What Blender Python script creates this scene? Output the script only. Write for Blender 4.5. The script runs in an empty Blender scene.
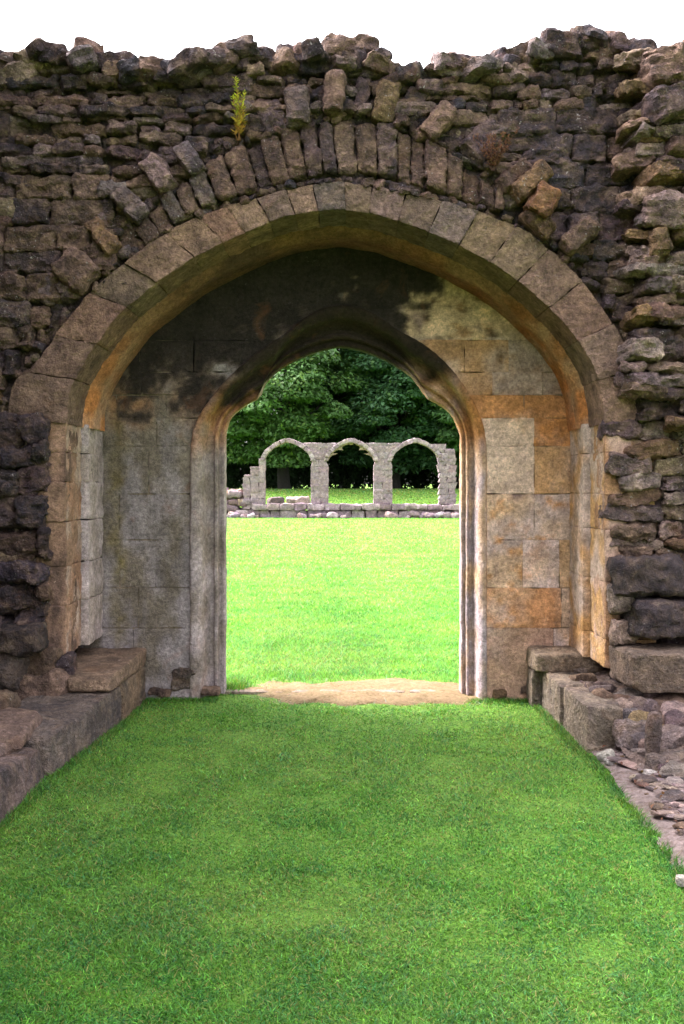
import bpy, math, random
import numpy as np
from mathutils import Vector

rng = np.random.default_rng(7)
random.seed(7)
scene = bpy.context.scene
COL = scene.collection
F = 995.0; CX = 342.0; HZ = 484.0; EYE = 1.6

def P(px, py, Y):
    """photo pixel at a chosen depth -> world point"""
    return np.array([(px-CX)*Y/F, Y, EYE-(py-HZ)*Y/F])

# ------------------------------------------------------------------ noise
def _hash(ix, iy, iz, s):
    h = (ix.astype(np.int64)*374761393 + iy.astype(np.int64)*668265263 + iz.astype(np.int64)*2147483647 + s*974634777) & 0xffffffff
    h = ((h ^ (h >> 13))*1274126177) & 0xffffffff
    h = ((h ^ (h >> 15))*2246822519) & 0xffffffff
    return ((h ^ (h >> 16)) & 0xffff)/65535.0

def vnoise(p, s=0):
    f = np.floor(p); i = f.astype(np.int64); t = p-f
    t = t*t*t*(t*(t*6-15)+10)
    out = 0
    for dx in (0, 1):
        wx = t[:, 0] if dx else 1-t[:, 0]
        for dy in (0, 1):
            wy = t[:, 1] if dy else 1-t[:, 1]
            for dz in (0, 1):
                wz = t[:, 2] if dz else 1-t[:, 2]
                out = out + wx*wy*wz*_hash(i[:, 0]+dx, i[:, 1]+dy, i[:, 2]+dz, s)
    return out*2-1

def fbm(p, s=0, o=3):
    a = 1.0; r = 0; q = p.copy()
    for k in range(o):
        r = r + a*vnoise(q, s+k*17); q = q*2.03+11.7; a *= .5
    return r

# ------------------------------------------------------------------ mesh builder
_grid = {}
def cube_grid(nx, ny, nz):
    k = (nx, ny, nz)
    if k in _grid: return _grid[k]
    idx = {}; V = []; Q = []
    def vid(a, b, c):
        t = (a, b, c)
        if t not in idx:
            idx[t] = len(V); V.append((2*a/nx-1, 2*b/ny-1, 2*c/nz-1))
        return idx[t]
    for a in range(nx):
        for b in range(ny):
            Q.append((vid(a,b,0), vid(a,b+1,0), vid(a+1,b+1,0), vid(a+1,b,0)))
            Q.append((vid(a,b,nz), vid(a+1,b,nz), vid(a+1,b+1,nz), vid(a,b+1,nz)))
    for a in range(nx):
        for c in range(nz):
            Q.append((vid(a,0,c), vid(a+1,0,c), vid(a+1,0,c+1), vid(a,0,c+1)))
            Q.append((vid(a,ny,c), vid(a,ny,c+1), vid(a+1,ny,c+1), vid(a+1,ny,c)))
    for b in range(ny):
        for c in range(nz):
            Q.append((vid(0,b,c), vid(0,b,c+1), vid(0,b+1,c+1), vid(0,b+1,c)))
            Q.append((vid(nx,b,c), vid(nx,b+1,c), vid(nx,b+1,c+1), vid(nx,b,c+1)))
    _grid[k] = (np.array(V), np.array(Q))
    return _grid[k]

class MB:
    def __init__(s): s.V = []; s.Q = []; s.C = []; s.n = 0
    def add(s, v, q, c):
        v = np.asarray(v, float); q = np.asarray(q, np.int64)
        c = np.asarray(c, float)
        if c.ndim == 1: c = np.tile(c, (len(v), 1))
        s.V.append(v); s.Q.append(q+s.n); s.C.append(c); s.n += len(v)
    def sheet(s, grid, c, flip=False):
        """grid: (a,b,3)"""
        a, b = grid.shape[:2]
        I = np.arange(a*b).reshape(a, b)
        q = np.stack([I[:-1,:-1], I[1:,:-1], I[1:,1:], I[:-1,1:]], -1).reshape(-1, 4)
        if flip: q = q[:, ::-1]
        c = np.asarray(c, float)
        if c.ndim == 3: c = c.reshape(-1, 3)
        s.add(grid.reshape(-1, 3), q, c)
    def roughen(s, amp=.012, freq=20., octs=4, ridge=.5, stretch=(1, 1, 1.5), lo=None, seed=5):
        """weathering: push every vertex along its normal by craggy noise running across neighbouring stones"""
        V = np.concatenate(s.V); C = np.concatenate(s.C)
        N = np.zeros_like(V)
        for q in s.Q:
            if q.shape[1] != 4: continue
            fn = np.cross(V[q[:, 2]]-V[q[:, 0]], V[q[:, 3]]-V[q[:, 1]])
            for k in range(4): np.add.at(N, q[:, k], fn)
        N /= np.linalg.norm(N, axis=1)[:, None]+1e-12
        p = V*np.array(stretch)*freq
        n1 = fbm(p, seed, octs); n2 = 1-np.abs(fbm(p*.6+9, seed+3, octs))*2
        d = amp*(n1*(1-ridge)+n2*ridge-.1)
        V = V+N*d[:, None]
        s.V = [V]; s.C = [C]
        return s
    def build(s, name, mat, parent=None, sharp=38, smooth=True):
        me = bpy.data.meshes.new(name)
        V = np.concatenate(s.V); C = np.concatenate(s.C)
        base = np.array(parent.matrix_world.translation) if parent is not None else np.zeros(3)
        if parent is not None: base = BASE[parent.name]
        V = V-base
        loops = []; starts = []; tot = 0; counts = []
        for q in s.Q:
            k = q.shape[1]
            loops.append(q.reshape(-1)); counts.append(np.full(len(q), k))
        loops = np.concatenate(loops); counts = np.concatenate(counts)
        starts = np.concatenate([[0], np.cumsum(counts)[:-1]])
        me.vertices.add(len(V)); me.vertices.foreach_set('co', V.astype(np.float32).ravel())
        me.loops.add(len(loops)); me.loops.foreach_set('vertex_index', loops.astype(np.int32))
        me.polygons.add(len(counts)); me.polygons.foreach_set('loop_start', starts.astype(np.int32))
        me.update(calc_edges=True)
        at = me.color_attributes.new('tint', 'FLOAT_COLOR', 'POINT')
        at.data.foreach_set('color', np.concatenate([C, np.ones((len(C), 1))], 1).astype(np.float32).ravel())
        me.polygons.foreach_set('use_smooth', np.full(len(counts), smooth))
        if smooth and sharp: me.set_sharp_from_angle(angle=math.radians(sharp))
        me.materials.append(mat)
        o = bpy.data.objects.new(name, me); COL.objects.link(o)
        BASE[o.name] = base
        if parent is not None: o.parent = parent
        return o

BASE = {}
def thing(name, label, cat, loc, group=None):
    o = bpy.data.objects.new(name, None); COL.objects.link(o)
    o.location = loc; o.empty_display_size = .2
    o['label'] = label; o['category'] = cat
    if group: o['group'] = group
    BASE[o.name] = np.array(loc, float)
    return o
def tag(o, label=None, cat=None, group=None, kind=None):
    if label: o['label'] = label
    if cat: o['category'] = cat
    if group: o['group'] = group
    if kind: o['kind'] = kind
    return o

def rotm(rx, ry, rz):
    cx, sx, cy, sy, cz, sz = math.cos(rx), math.sin(rx), math.cos(ry), math.sin(ry), math.cos(rz), math.sin(rz)
    X = np.array([[1,0,0],[0,cx,-sx],[0,sx,cx]]); Yr = np.array([[cy,0,sy],[0,1,0],[-sy,0,cy]]); Z = np.array([[cz,-sz,0],[sz,cz,0],[0,0,1]])
    return Z@Yr@X

def facets(p, half, k, depth=.22):
    """chop random corners and edges off so that the block looks broken"""
    for _ in range(k):
        n = rng.normal(size=3)*np.array([1, 1, 1]); n /= np.linalg.norm(n)
        sup = np.abs(n*half).sum()
        c = sup*(1-rng.uniform(.04, depth)*1.2)
        c = max(c, .0)
        d = p@n-c
        p = p-np.where(d > 0, d, 0)[:, None]*n
    return p

def vary(c, a=.12):
    c = np.asarray(c, float)
    return np.clip(c*(1+rng.normal(0, a))*(1+rng.normal(0, a*.35, 3)), .008, .8)

def stone(B, cen, half, rot=(0, 0, 0), col=(.2, .15, .1), p=6, rough=.012, cuts=5, cut=.2, cell=.028, freq=11., lay=1.0, seed=None):
    """one broken stone: rounded block, chopped facets, layered noise"""
    half = np.asarray(half, float)
    n = [int(np.clip(round(2*h/cell), 2, 26)) for h in half]
    n[1] = min(n[1], 9)
    V, Q = cube_grid(*n)
    u = np.sign(V)*np.abs(V)**.8
    r = (np.abs(u)**p).sum(1)**(1/p)
    v = u/r[:, None]*half
    if cuts: v = facets(v, half, cuts, cut)
    s = int(rng.integers(1, 1 << 20)) if seed is None else seed
    off = rng.uniform(0, 50, 3)
    nr = v/half; nr /= np.linalg.norm(nr, axis=1)[:, None]+1e-9
    q = v*np.array([1, 1, lay])*freq+off
    v = v+nr*(rough*fbm(q, s & 255, 3))[:, None]
    w = v@rotm(*rot).T+np.asarray(cen)
    c = vary(col)
    cc = c*(1+.22*vnoise(v*9+off, 5))[:, None]
    B.add(w, Q, np.clip(cc, .006, .8))

def hexa(B, c8, col, p=14, rough=.004, cuts=0, cut=.1, cell=.04, freq=9., gap=.0, colf=None, mx=14):
    """block through 8 corners: index = ix + 2*iy + 4*iz"""
    c8 = np.asarray(c8, float).reshape(2, 2, 2, 3)   # [iz][iy][ix]
    L = [np.linalg.norm(c8[:, :, 1]-c8[:, :, 0], axis=-1).mean(), np.linalg.norm(c8[:, 1]-c8[:, 0], axis=-1).mean(), np.linalg.norm(c8[1]-c8[0], axis=-1).mean()]
    n = [int(np.clip(round(l/cell), 3, mx)) for l in L]
    V, Q = cube_grid(*n)
    u = np.sign(V)*np.abs(V)**.7
    r = (np.abs(u)**p).sum(1)**(1/p)
    u = u/r[:, None]
    g = np.array([1-gap/max(l, .02) for l in L])
    u = u*np.clip(g, .5, 1)
    if cuts: u = facets(u, np.ones(3), cuts, cut)
    t = (u+1)/2
    w = 0
    for iz in (0, 1):
        for iy in (0, 1):
            for ix in (0, 1):
                w = w+((t[:, 0] if ix else 1-t[:, 0])*(t[:, 1] if iy else 1-t[:, 1])*(t[:, 2] if iz else 1-t[:, 2]))[:, None]*c8[iz, iy, ix]
    cen = w.mean(0); nr = w-cen; nr /= np.linalg.norm(nr, axis=1)[:, None]+1e-9
    off = rng.uniform(0, 50, 3)
    w = w+nr*(rough*fbm(w*freq+off, 3, 3))[:, None]
    if colf is not None: cc = colf(w)*(1+rng.normal(0, .06))
    else:
        c = vary(col, .07); cc = c*(1+.15*vnoise(w*6+off, 5))[:, None]
    B.add(w, Q, np.clip(cc, .006, .8))

def box8(x0, x1, y0, y1, z0, z1):
    return [(x, y, z) for z in (z0, z1) for y in (y0, y1) for x in (x0, x1)]

def prism8(q, y0, y1, s=1.0):
    """q: four XZ corners [lowleft, lowright, upright, upleft]"""
    (a, b, c, d) = [np.array(v, float) for v in q]
    f = lambda v, y: (v[0], y, v[1])
    return [f(a,y0), f(b,y0), f(a,y1), f(b,y1), f(d,y0), f(c,y0), f(d,y1), f(c,y1)]

def resample(pts, n):
    pts = np.array(pts, float)
    d = np.concatenate([[0], np.cumsum(np.linalg.norm(np.diff(pts, axis=0), axis=1))])
    t = np.linspace(0, d[-1], n) if np.isscalar(n) else np.asarray(n)*d[-1]
    return np.stack([np.interp(t, d, pts[:, k]) for k in range(pts.shape[1])], -1)
def smooth(p, it=2):
    p = p.copy()
    for _ in range(it):
        p[1:-1] = .25*p[:-2]+.5*p[1:-1]+.25*p[2:]
    return p
def inside(poly, x, y):
    poly = np.asarray(poly); n = len(poly); r = False; j = n-1
    for i in range(n):
        xi, yi = poly[i]; xj, yj = poly[j]
        if (yi > y) != (yj > y) and x < (xj-xi)*(y-yi)/(yj-yi)+xi: r = not r
        j = i
    return r

def in_poly_np(poly, X, Y):
    poly = np.asarray(poly); r = np.zeros(len(X), bool); j = len(poly)-1
    for i in range(len(poly)):
        xi, yi = poly[i]; xj, yj = poly[j]
        c = ((yi > Y) != (yj > Y)) & (X < (xj-xi)*(Y-yi)/(yj-yi+1e-12)+xi); r ^= c; j = i
    return r

# ------------------------------------------------------------------ materials
def new_mat(name):
    m = bpy.data.materials.new(name); m.use_nodes = True
    nt = m.node_tree; nt.nodes.clear()
    out = nt.nodes.new('ShaderNodeOutputMaterial')
    return m, nt, out
class NT:
    def __init__(s, nt): s.nt = nt
    def n(s, t, **kw):
        o = s.nt.nodes.new(t)
        for k, v in kw.items(): setattr(o, k, v)
        return o
    def link(s, a, b): s.nt.links.new(a, b)
    def val(s, sock, v):
        if hasattr(v, 'is_output') or isinstance(v, bpy.types.NodeSocket): s.link(v, sock)
        else: sock.default_value = v
    def noise(s, vec, scale, detail=4, rough=.55, dist=0):
        o = s.n('ShaderNodeTexNoise'); s.link(vec, o.inputs['Vector'])
        o.inputs['Scale'].default_value = scale; o.inputs['Detail'].default_value = detail
        o.inputs['Roughness'].default_value = rough; o.inputs['Distortion'].default_value = dist
        return o.outputs['Fac']
    def ramp(s, f, a, b, lo=0., hi=1.):
        o = s.n('ShaderNodeMapRange'); o.clamp = True
        s.link(f, o.inputs[0]); o.inputs[1].default_value = a; o.inputs[2].default_value = b
        o.inputs[3].default_value = lo; o.inputs[4].default_value = hi
        return o.outputs[0]
    def mix(s, f, a, b, mode='MIX'):
        o = s.n('ShaderNodeMix'); o.data_type = 'RGBA'; o.blend_type = mode
        s.val(o.inputs[0], f); s.val(o.inputs[6], a); s.val(o.inputs[7], b)
        return o.outputs[2]
    def math(s, op, a, b=0.):
        o = s.n('ShaderNodeMath'); o.operation = op
        s.val(o.inputs[0], a); s.val(o.inputs[1], b)
        return o.outputs[0]
def rgb(*c): return (c[0], c[1], c[2], 1)

def stone_mat(name, bump=.6, lichen=.5, crust=.5, fine=60., pits=.5, rough=.93, contrast=1.0, moss=.0, blotch=.0, cast=(1, 1, 1)):
    m, nt, out = new_mat(name); N = NT(nt)
    tc = N.n('ShaderNodeTexCoord').outputs['Object']
    at = N.n('ShaderNodeAttribute', attribute_name='tint').outputs['Color']
    n1 = N.noise(tc, 7, 6, .65); n2 = N.noise(tc, 34, 5, .7); n3 = N.noise(tc, 150, 3, .7); n4 = N.noise(tc, 2.2, 4, .6, .6)
    k = N.ramp(n1, .3, .7, 1-.35*contrast, 1+.45*contrast)
    k2 = N.ramp(n2, .32, .68, 1-.45*contrast, 1+.45*contrast)
    k3 = N.ramp(n3, .35, .65, .74, 1.26)
    kk = N.math('MULTIPLY', N.math('MULTIPLY', k, k2), k3)
    v = N.n('ShaderNodeVectorMath', operation='SCALE'); N.link(at, v.inputs[0]); N.link(kk, v.inputs['Scale'])
    c = v.outputs[0]
    if blotch:
        bn = N.noise(tc, 9, 9, .68, .5)
        cr_ = N.n('ShaderNodeValToRGB'); N.link(bn, cr_.inputs[0]); e = cr_.color_ramp.elements
        e[0].position = .30; e[0].color = rgb(.020, .017, .026); e[1].position = .69; e[1].color = rgb(.46, .335, .235)
        m_ = e.new(.44); m_.color = rgb(.055, .041, .049); m_ = e.new(.55); m_.color = rgb(.155, .103, .082)
        c = N.mix(blotch, c, cr_.outputs[0])
    # black weathering crust in patches of its own
    cr = N.ramp(N.noise(tc, 3.1, 8, .72, .4), .53, .66, 0, crust)
    c = N.mix(cr, c, rgb(.018, .016, .02))
    # warm iron stains
    ir = N.ramp(N.noise(tc, 4.3, 6, .6, .8), .6, .74, 0, .3)
    c = N.mix(ir, c, rgb(.22, .1, .04))
    # pale lichen spots
    li = N.ramp(N.noise(tc, 48, 5, .66), .62, .68, 0, 1)
    li2 = N.math('MULTIPLY', N.math('MULTIPLY', li, N.ramp(N.noise(tc, 6.3, 3), .46, .6)), lichen)
    c = N.mix(li2, c, rgb(.40, .38, .37))
    if moss:
        mo = N.ramp(N.noise(tc, 5.7, 7, .7), .52, .66, 0, moss)
        c = N.mix(mo, c, rgb(.055, .065, .02))
    if cast != (1, 1, 1): c = N.mix(1.0, c, rgb(*cast), 'MULTIPLY')
    b = N.n('ShaderNodeBsdfPrincipled'); N.link(c, b.inputs['Base Color'])
    b.inputs['Roughness'].default_value = rough; b.inputs['Specular IOR Level'].default_value = .18
    vo = N.n('ShaderNodeTexVoronoi'); vo.inputs['Scale'].default_value = fine*.9; N.link(tc, vo.inputs['Vector'])
    pit = N.math('MULTIPLY', N.ramp(vo.outputs['Distance'], .0, .35), pits)
    h = N.math('ADD', N.math('MULTIPLY', N.noise(tc, fine, 8, .72), 1.2), N.math('MULTIPLY', pit, N.ramp(n2, .4, .6)))
    h = N.math('ADD', h, N.math('MULTIPLY', N.noise(tc, fine*.28, 4, .6), 2.0))
    bp = N.n('ShaderNodeBump'); bp.inputs['Strength'].default_value = bump; bp.inputs['Distance'].default_value = .02
    N.link(h, bp.inputs['Height']); N.link(bp.outputs[0], b.inputs['Normal'])
    N.link(b.outputs[0], out.inputs[0])
    return m

M_RUB = stone_mat('rubble_stone', 1.0, 1.4, .55, 60, .9, blotch=.5, contrast=1.45, cast=(1.07, .95, .96))
M_RING = stone_mat('dressed_arch_stone', .8, .4, .45, 90, .8, blotch=.3, contrast=1.15, cast=(1.05, .955, .9))
M_ASH = stone_mat('ashlar_stone', .45, .12, .0, 95, .8, contrast=.9, cast=(1.1, .935, .96))
M_BENCH = stone_mat('bench_stone', .95, .6, .4, 60, .8, moss=.12, blotch=.35, contrast=1.2, cast=(1.04, .97, .95))
M_FAR = stone_mat('far_stone', .6, .3, .12, 14, .4, contrast=1.3, blotch=.3, cast=(1.05, .95, 1.03))
M_CORE = stone_mat('mortar_core', 1.0, .4, .45, 50, .8, blotch=.5, cast=(1.05, .95, .98))

def leaf_mat(name, trans=.35, rough=.55, hue=(.5, 1, 1)):
    m, nt, out = new_mat(name); N = NT(nt)
    at = N.n('ShaderNodeAttribute', attribute_name='tint').outputs['Color']
    d = N.n('ShaderNodeBsdfPrincipled'); N.link(at, d.inputs['Base Color'])
    d.inputs['Roughness'].default_value = rough; d.inputs['Specular IOR Level'].default_value = .25
    t = N.n('ShaderNodeBsdfTranslucent')
    tm = N.mix(1.0, at, rgb(1.25, 1.25, .6), 'MULTIPLY'); N.link(tm, t.inputs['Color'])
    mx = N.n('ShaderNodeMixShader'); mx.inputs[0].default_value = trans
    N.link(d.outputs[0], mx.inputs[1]); N.link(t.outputs[0], mx.inputs[2])
    N.link(mx.outputs[0], out.inputs[0])
    return m
M_LEAF = leaf_mat('tree_leaves', .3, .5)
M_GRASS = leaf_mat('grass_blades', .35, .6)
M_WEED = leaf_mat('weed_leaves', .4, .6)

def bark_mat():
    m, nt, out = new_mat('bark'); N = NT(nt)
    tc = N.n('ShaderNodeTexCoord').outputs['Object']
    c = N.mix(N.ramp(N.noise(tc, 9, 6, .7), .35, .65), rgb(.008, .0065, .005), rgb(.022, .018, .015))
    b = N.n('ShaderNodeBsdfPrincipled'); N.link(c, b.inputs['Base Color']); b.inputs['Roughness'].default_value = .95
    N.link(b.outputs[0], out.inputs[0]); return m
M_BARK = bark_mat()

def ground_mat(name, c1, c2, c3, scale=1.0, bump=.5, fine=120):
    m, nt, out = new_mat(name); N = NT(nt)
    tc = N.n('ShaderNodeTexCoord').outputs['Object']
    c = N.mix(N.ramp(N.noise(tc, .55*scale, 6, .6), .35, .65), c1, c2)
    c = N.mix(N.ramp(N.noise(tc, 7*scale, 6, .7), .45, .7, 0, .8), c, c3)
    k = N.ramp(N.noise(tc, fine*.5, 5, .75), .3, .7, .55, 1.5)
    v = N.n('ShaderNodeVectorMath', operation='SCALE'); N.link(c, v.inputs[0]); N.link(k, v.inputs['Scale'])
    b = N.n('ShaderNodeBsdfPrincipled'); N.link(v.outputs[0], b.inputs['Base Color']); b.inputs['Roughness'].default_value = .95
    b.inputs['Specular IOR Level'].default_value = .1
    bp = N.n('ShaderNodeBump'); bp.inputs['Strength'].default_value = bump; bp.inputs['Distance'].default_value = .03
    N.link(N.noise(tc, fine, 6, .75), bp.inputs['Height']); N.link(bp.outputs[0], b.inputs['Normal'])
    N.link(b.outputs[0], out.inputs[0]); return m
M_LAWN = ground_mat('lawn_soil', rgb(.095, .18, .026), rgb(.115, .21, .034), rgb(.08, .145, .022), 1, .6, 60)
M_DIRT = ground_mat('worn_dirt', rgb(.19, .125, .07), rgb(.24, .16, .092), rgb(.13, .10, .045), 3, .8, 90)
M_RUBDIRT = ground_mat('stony_dirt', rgb(.20, .15, .14), rgb(.27, .205, .2), rgb(.11, .065, .05), 3, 1.0, 60)

# ------------------------------------------------------------------ palettes (linear base colours)
DK = (.055, .046, .05); DKB = (.045, .045, .055); BR = (.17, .115, .08); BR2 = (.23, .16, .115); PUR = (.12, .09, .095)
PALE = (.34, .265, .235); ORG = (.36, .17, .06); GRY = (.21, .175, .17); OCH = (.27, .18, .085); CRM = (.42, .35, .27)
def pick(*opts):
    w = np.array([o[1] for o in opts], float); w /= w.sum()
    return opts[int(rng.choice(len(opts), p=w))][0]

# ------------------------------------------------------------------ arch outlines traced on the wall face
YF = 6.6
INTR = [(66,700),(67,500),(67,430),(70,391),(88,357),(121,313),(158,283),(200,255),(233,239),(282,218),(323,211),(344,210),(380,216),(412,227),(453,243),(497,267),(532,293),(569,329),(592,364),(601,393),(604,430),(604,500),(604,700)]
INT_A = [(67,424),(70,391),(88,357),(121,313),(158,283),(200,255),(233,239),(282,218),(323,211),(344,210),(380,216),(412,227),(453,243),(497,267),(532,293),(569,329),(592,364),(601,393),(604,424)]
EXT_A = [(8,420),(12,384),(39,361),(60,329),(99,284),(134,257),(172,230),(200,216),(233,205),(282,191),(338,182),(380,188),(427,200),(468,208),(520,228),(558,257),(585,286),(610,320),(632,361),(645,396),(646,420)]
REL_O = [(118,250),(148,214),(180,188),(212,164),(250,144),(276,132),(311,125),(355,118),(382,122),(415,138),(445,152),(476,170),(504,190)]
REL_I = [(130,262),(165,234),(190,216),(215,205),(245,196),(282,183),(320,175),(355,174),(388,178),(424,189),(450,196),(476,203),(503,214)]
NA = 121
Iw = smooth(resample(INT_A, NA), 3)
Ew = smooth(resample(EXT_A, NA), 2)
def px2xz(p, Y=YF): return np.stack([(p[..., 0]-CX)*Y/F, EYE-(p[..., 1]-HZ)*Y/F], -1)
Ix = px2xz(Iw); Ex = px2xz(Ew)
RING_POLY = np.concatenate([EXT_A, [(646,520),(640,720),(40,720),(40,520)]])
REL_POLY = np.concatenate([REL_O, REL_I[::-1]])
FULL_POLY = RING_POLY

TOP = [(-420,66),(-300,52),(-200,70),(-100,58),(-40,66),(0,60),(10,56),(20,68),(40,62),(55,52),(75,60),(88,52),(100,60),(120,66),(140,70),(160,76),(185,68),(205,65),(222,57),(240,52),(262,55),(285,57),(300,50),(330,52),(378,56),(382,66),(400,72),(425,74),(440,62),(460,60),(480,70),(497,72),(505,58),(530,48),(545,46),(555,52),(570,40),(590,38),(600,44),(625,40),(634,50),(655,64),(684,52),(740,60),(800,48),(900,66),(1100,58)]
def topz(x):   # x metres at YF -> z
    px = x*F/YF+CX
    return EYE-(np.interp(px, [t[0] for t in TOP], [t[1] for t in TOP])-HZ)*YF/F

# ------------------------------------------------------------------ THE RUINED WALL
wall = thing('ruined_wall', 'tall ruined rubble wall pierced by a wide arched doorway with ragged broken top', 'ruined wall', (0, YF, 0))

# --- core: front sheet, back sheet, top
def core():
    B = MB()
    NX, NZ = 441, 221
    xs = np.linspace(-4.4, 4.4, NX)
    YB = 7.76
    X = np.repeat(xs[:, None], NZ, 1); T = topz(xs)-.06
    Z = -.1+np.linspace(0, 1, NZ)[None, :]*(T[:, None]+.1)
    pts = np.stack([X, np.full_like(X, YF+.038), Z], -1)
    q = pts.reshape(-1, 3).copy()
    q[:, 1] += .045*fbm(q*np.array([9, 1, 14]), 3, 5)
    front = q.reshape(pts.shape)
    mid = smooth(resample([((a[0]+b[0])/2, (a[1]+b[1])/2) for a, b in zip(Iw, Ew)], 60), 1)
    hole = np.concatenate([[(38, 760)], mid, [(625, 760)]])
    I = np.arange(NX*NZ).reshape(NX, NZ)
    quads = np.stack([I[:-1,:-1], I[1:,:-1], I[1:,1:], I[:-1,1:]], -1).reshape(-1, 4)
    c = q[quads].mean(1)
    keep = ~in_poly_np(hole, c[:, 0]*F/YF+CX, HZ-(c[:, 2]-EYE)*F/YF)
    cc = np.array([.075, .06, .056])*(1+.4*fbm(q*8, 9, 3))[:, None]
    B.add(q, quads[keep], np.clip(cc, .02, .4))
    q2 = pts.reshape(-1, 3).copy(); q2[:, 1] = YB+.03*fbm(q2*np.array([5, 1, 9]), 4, 3)
    c = q2[quads].mean(1)
    kb = ~((np.abs(c[:, 0]) < .98) & (c[:, 2] < 2.70-.5*np.abs(c[:, 0])**1.6))
    B.add(q2, quads[kb][:, ::-1], np.clip(cc*1.5, .02, .4))
    ys = np.linspace(YF+.05, YB, 14)
    g = np.stack([np.repeat(xs[:, None], 14, 1), np.repeat(ys[None], NX, 0), np.repeat(T[:, None], 14, 1)], -1)
    gq = g.reshape(-1, 3); gq[:, 2] += .06*fbm(gq*np.array([6, 6, 1]), 5, 3); gr = gq.reshape(g.shape)
    gr[:, 0] = front[:, -1]; gr[:, -1] = q2.reshape(NX, NZ, 3)[:, -1]
    B.sheet(gr, (.09, .075, .065))
    for s, i in ((0, 0), (1, NX-1)):
        e = np.stack([front[i], q2.reshape(NX, NZ, 3)[i]], 0)
        B.sheet(e, (.09, .075, .065), flip=bool(s))
    return B.build('mortar_core', M_CORE, wall, sharp=0)
core()

# --- rubble masonry
def rubble_region(B, x0, x1, y0, y1, hh, ll, pal, prot=(.0, .03), yf=YF, tilt=.05, poly=(), p=5, rough=.012, cuts=5, cut=.16, miss=.03, cap=True, cell=.015, depth=.10, lay=1.6, kx=1.0):
    y = y1
    while y > y0:
        h = rng.uniform(*hh)
        x = x0-rng.uniform(0, ll[0])
        while x < x1:
            l = rng.uniform(*ll)*(1 if rng.random() > .2 else .6)
            if x+l > x1+5 and x0 > -60: l = max(x1+4-x, 7)
            cx, cy = x+l/2, y-h/2+rng.normal(0, .9)
            bad = 0
            for fx in (-.4, 0, .4):
                for fy in (-.35, .35):
                    for po in poly:
                        if inside(po, cx+fx*l, cy+fy*h): bad += 1
            ok = bad == 0
            if not ok and bad <= 3 and l > ll[0]*.7:
                # shrink towards the side that is free
                l2 = l*.45
                for sx in (-1, 1):
                    c2 = cx+sx*l*.27
                    if not any(inside(po, c2+fx*l2, cy+fy*h) for fx in (-.4, .4) for fy in (-.35, .35) for po in poly):
                        put(B, c2, cy, l2, h, pal, prot, yf, tilt, p, rough, cuts, cut, cell, depth, lay, cap); break
            elif ok and rng.random() > miss:
                put(B, cx, cy, l, h, pal, prot, yf, tilt, p, rough, cuts, cut, cell, depth, lay, cap)
            x += l+rng.uniform(-.6, .9)
        y -= h+rng.uniform(-.6, .5)

def put(B, cx, cy, l, h, pal, prot, yf, tilt, p, rough, cuts, cut, cell, depth, lay, cap):
    w = P(cx, cy, YF)
    if cap and w[2] > topz(w[0])-.02: return
    pr = rng.uniform(*prot); k = YF/F/2
    hgt = h*k*rng.uniform(.88, 1.12)
    stone(B, (w[0], yf-pr+depth*.62, w[2]), (l*k*1.0, depth, hgt), (rng.normal(0, tilt), rng.normal(0, tilt*.8), rng.normal(0, tilt*1.4)), pick(*pal), p=p*rng.uniform(.75, 1.4), rough=rough, cuts=cuts, cut=cut, cell=cell, lay=lay)

TAN = (.33, .245, .165)
palA = [(DK, 3), (DKB, 2.4), (PUR, 2), (BR, 2.4), (GRY, 1), (BR2, 2), (TAN, 1.1), (PALE, .5)]
palB = [(BR, 2), (BR2, 3.5), (TAN, 1.4), (PUR, 1), (DK, .4)]
palC = [(BR, 2), (OCH, 1), (GRY, 2), (DK, 1), (PUR, 2), (PALE, .6)]
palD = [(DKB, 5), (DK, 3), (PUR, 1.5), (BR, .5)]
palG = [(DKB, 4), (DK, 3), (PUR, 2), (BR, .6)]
palI = [(PALE, 2.4), (BR2, 2), (GRY, 2.5), (TAN, 1.6), (OCH, 1), (PUR, 1), (DK, .7)]
B = MB()
pol = (FULL_POLY, REL_POLY)
rubble_region(B, -40, 250, 40, 188, (6.5, 14.5), (18, 60), palA, (-.03, .04), poly=pol, miss=.05, tilt=.09)
rubble_region(B, 250, 530, 40, 190, (6.5, 15), (16, 52), palA, (-.03, .04), poly=pol, miss=.05, tilt=.1)
rubble_region(B, 530, 640, 40, 112, (8, 15), (16, 42), palA, (-.01, .04), poly=pol, tilt=.09)
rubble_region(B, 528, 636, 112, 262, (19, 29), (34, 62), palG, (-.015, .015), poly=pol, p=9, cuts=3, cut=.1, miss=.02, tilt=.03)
rubble_region(B, -40, 112, 190, 300, (22, 29), (34, 62), palB, (-.005, .02), poly=pol, p=9, cuts=3, cut=.1, miss=0, tilt=.025, rough=.009)
rubble_region(B, 112, 200, 190, 262, (14, 24), (18, 38), palC, (-.01, .04), poly=pol, tilt=.14)
rubble_region(B, -40, 70, 300, 432, (22, 38), (22, 50), palC, (-.02, .04), poly=pol, tilt=.14, cuts=6, cut=.25)
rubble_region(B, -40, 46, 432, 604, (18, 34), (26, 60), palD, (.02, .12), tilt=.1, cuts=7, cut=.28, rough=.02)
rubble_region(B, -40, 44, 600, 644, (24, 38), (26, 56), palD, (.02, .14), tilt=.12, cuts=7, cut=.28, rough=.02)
rubble_region(B, -40, 70, 672, 724, (26, 40), (36, 66), [(BR, 3), (DK, 1.5), (PUR, 2), (OCH, .7)], (.02, .14), tilt=.14, cuts=6, cut=.25, rough=.018)
rubble_region(B, 566, 642, 258, 424, (10, 19), (20, 46), [(BR, 3), (DK, 1.5), (PUR, 2), (OCH, .6), (GRY, 1)], (-.02, .03), poly=pol, tilt=.1)
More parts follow.
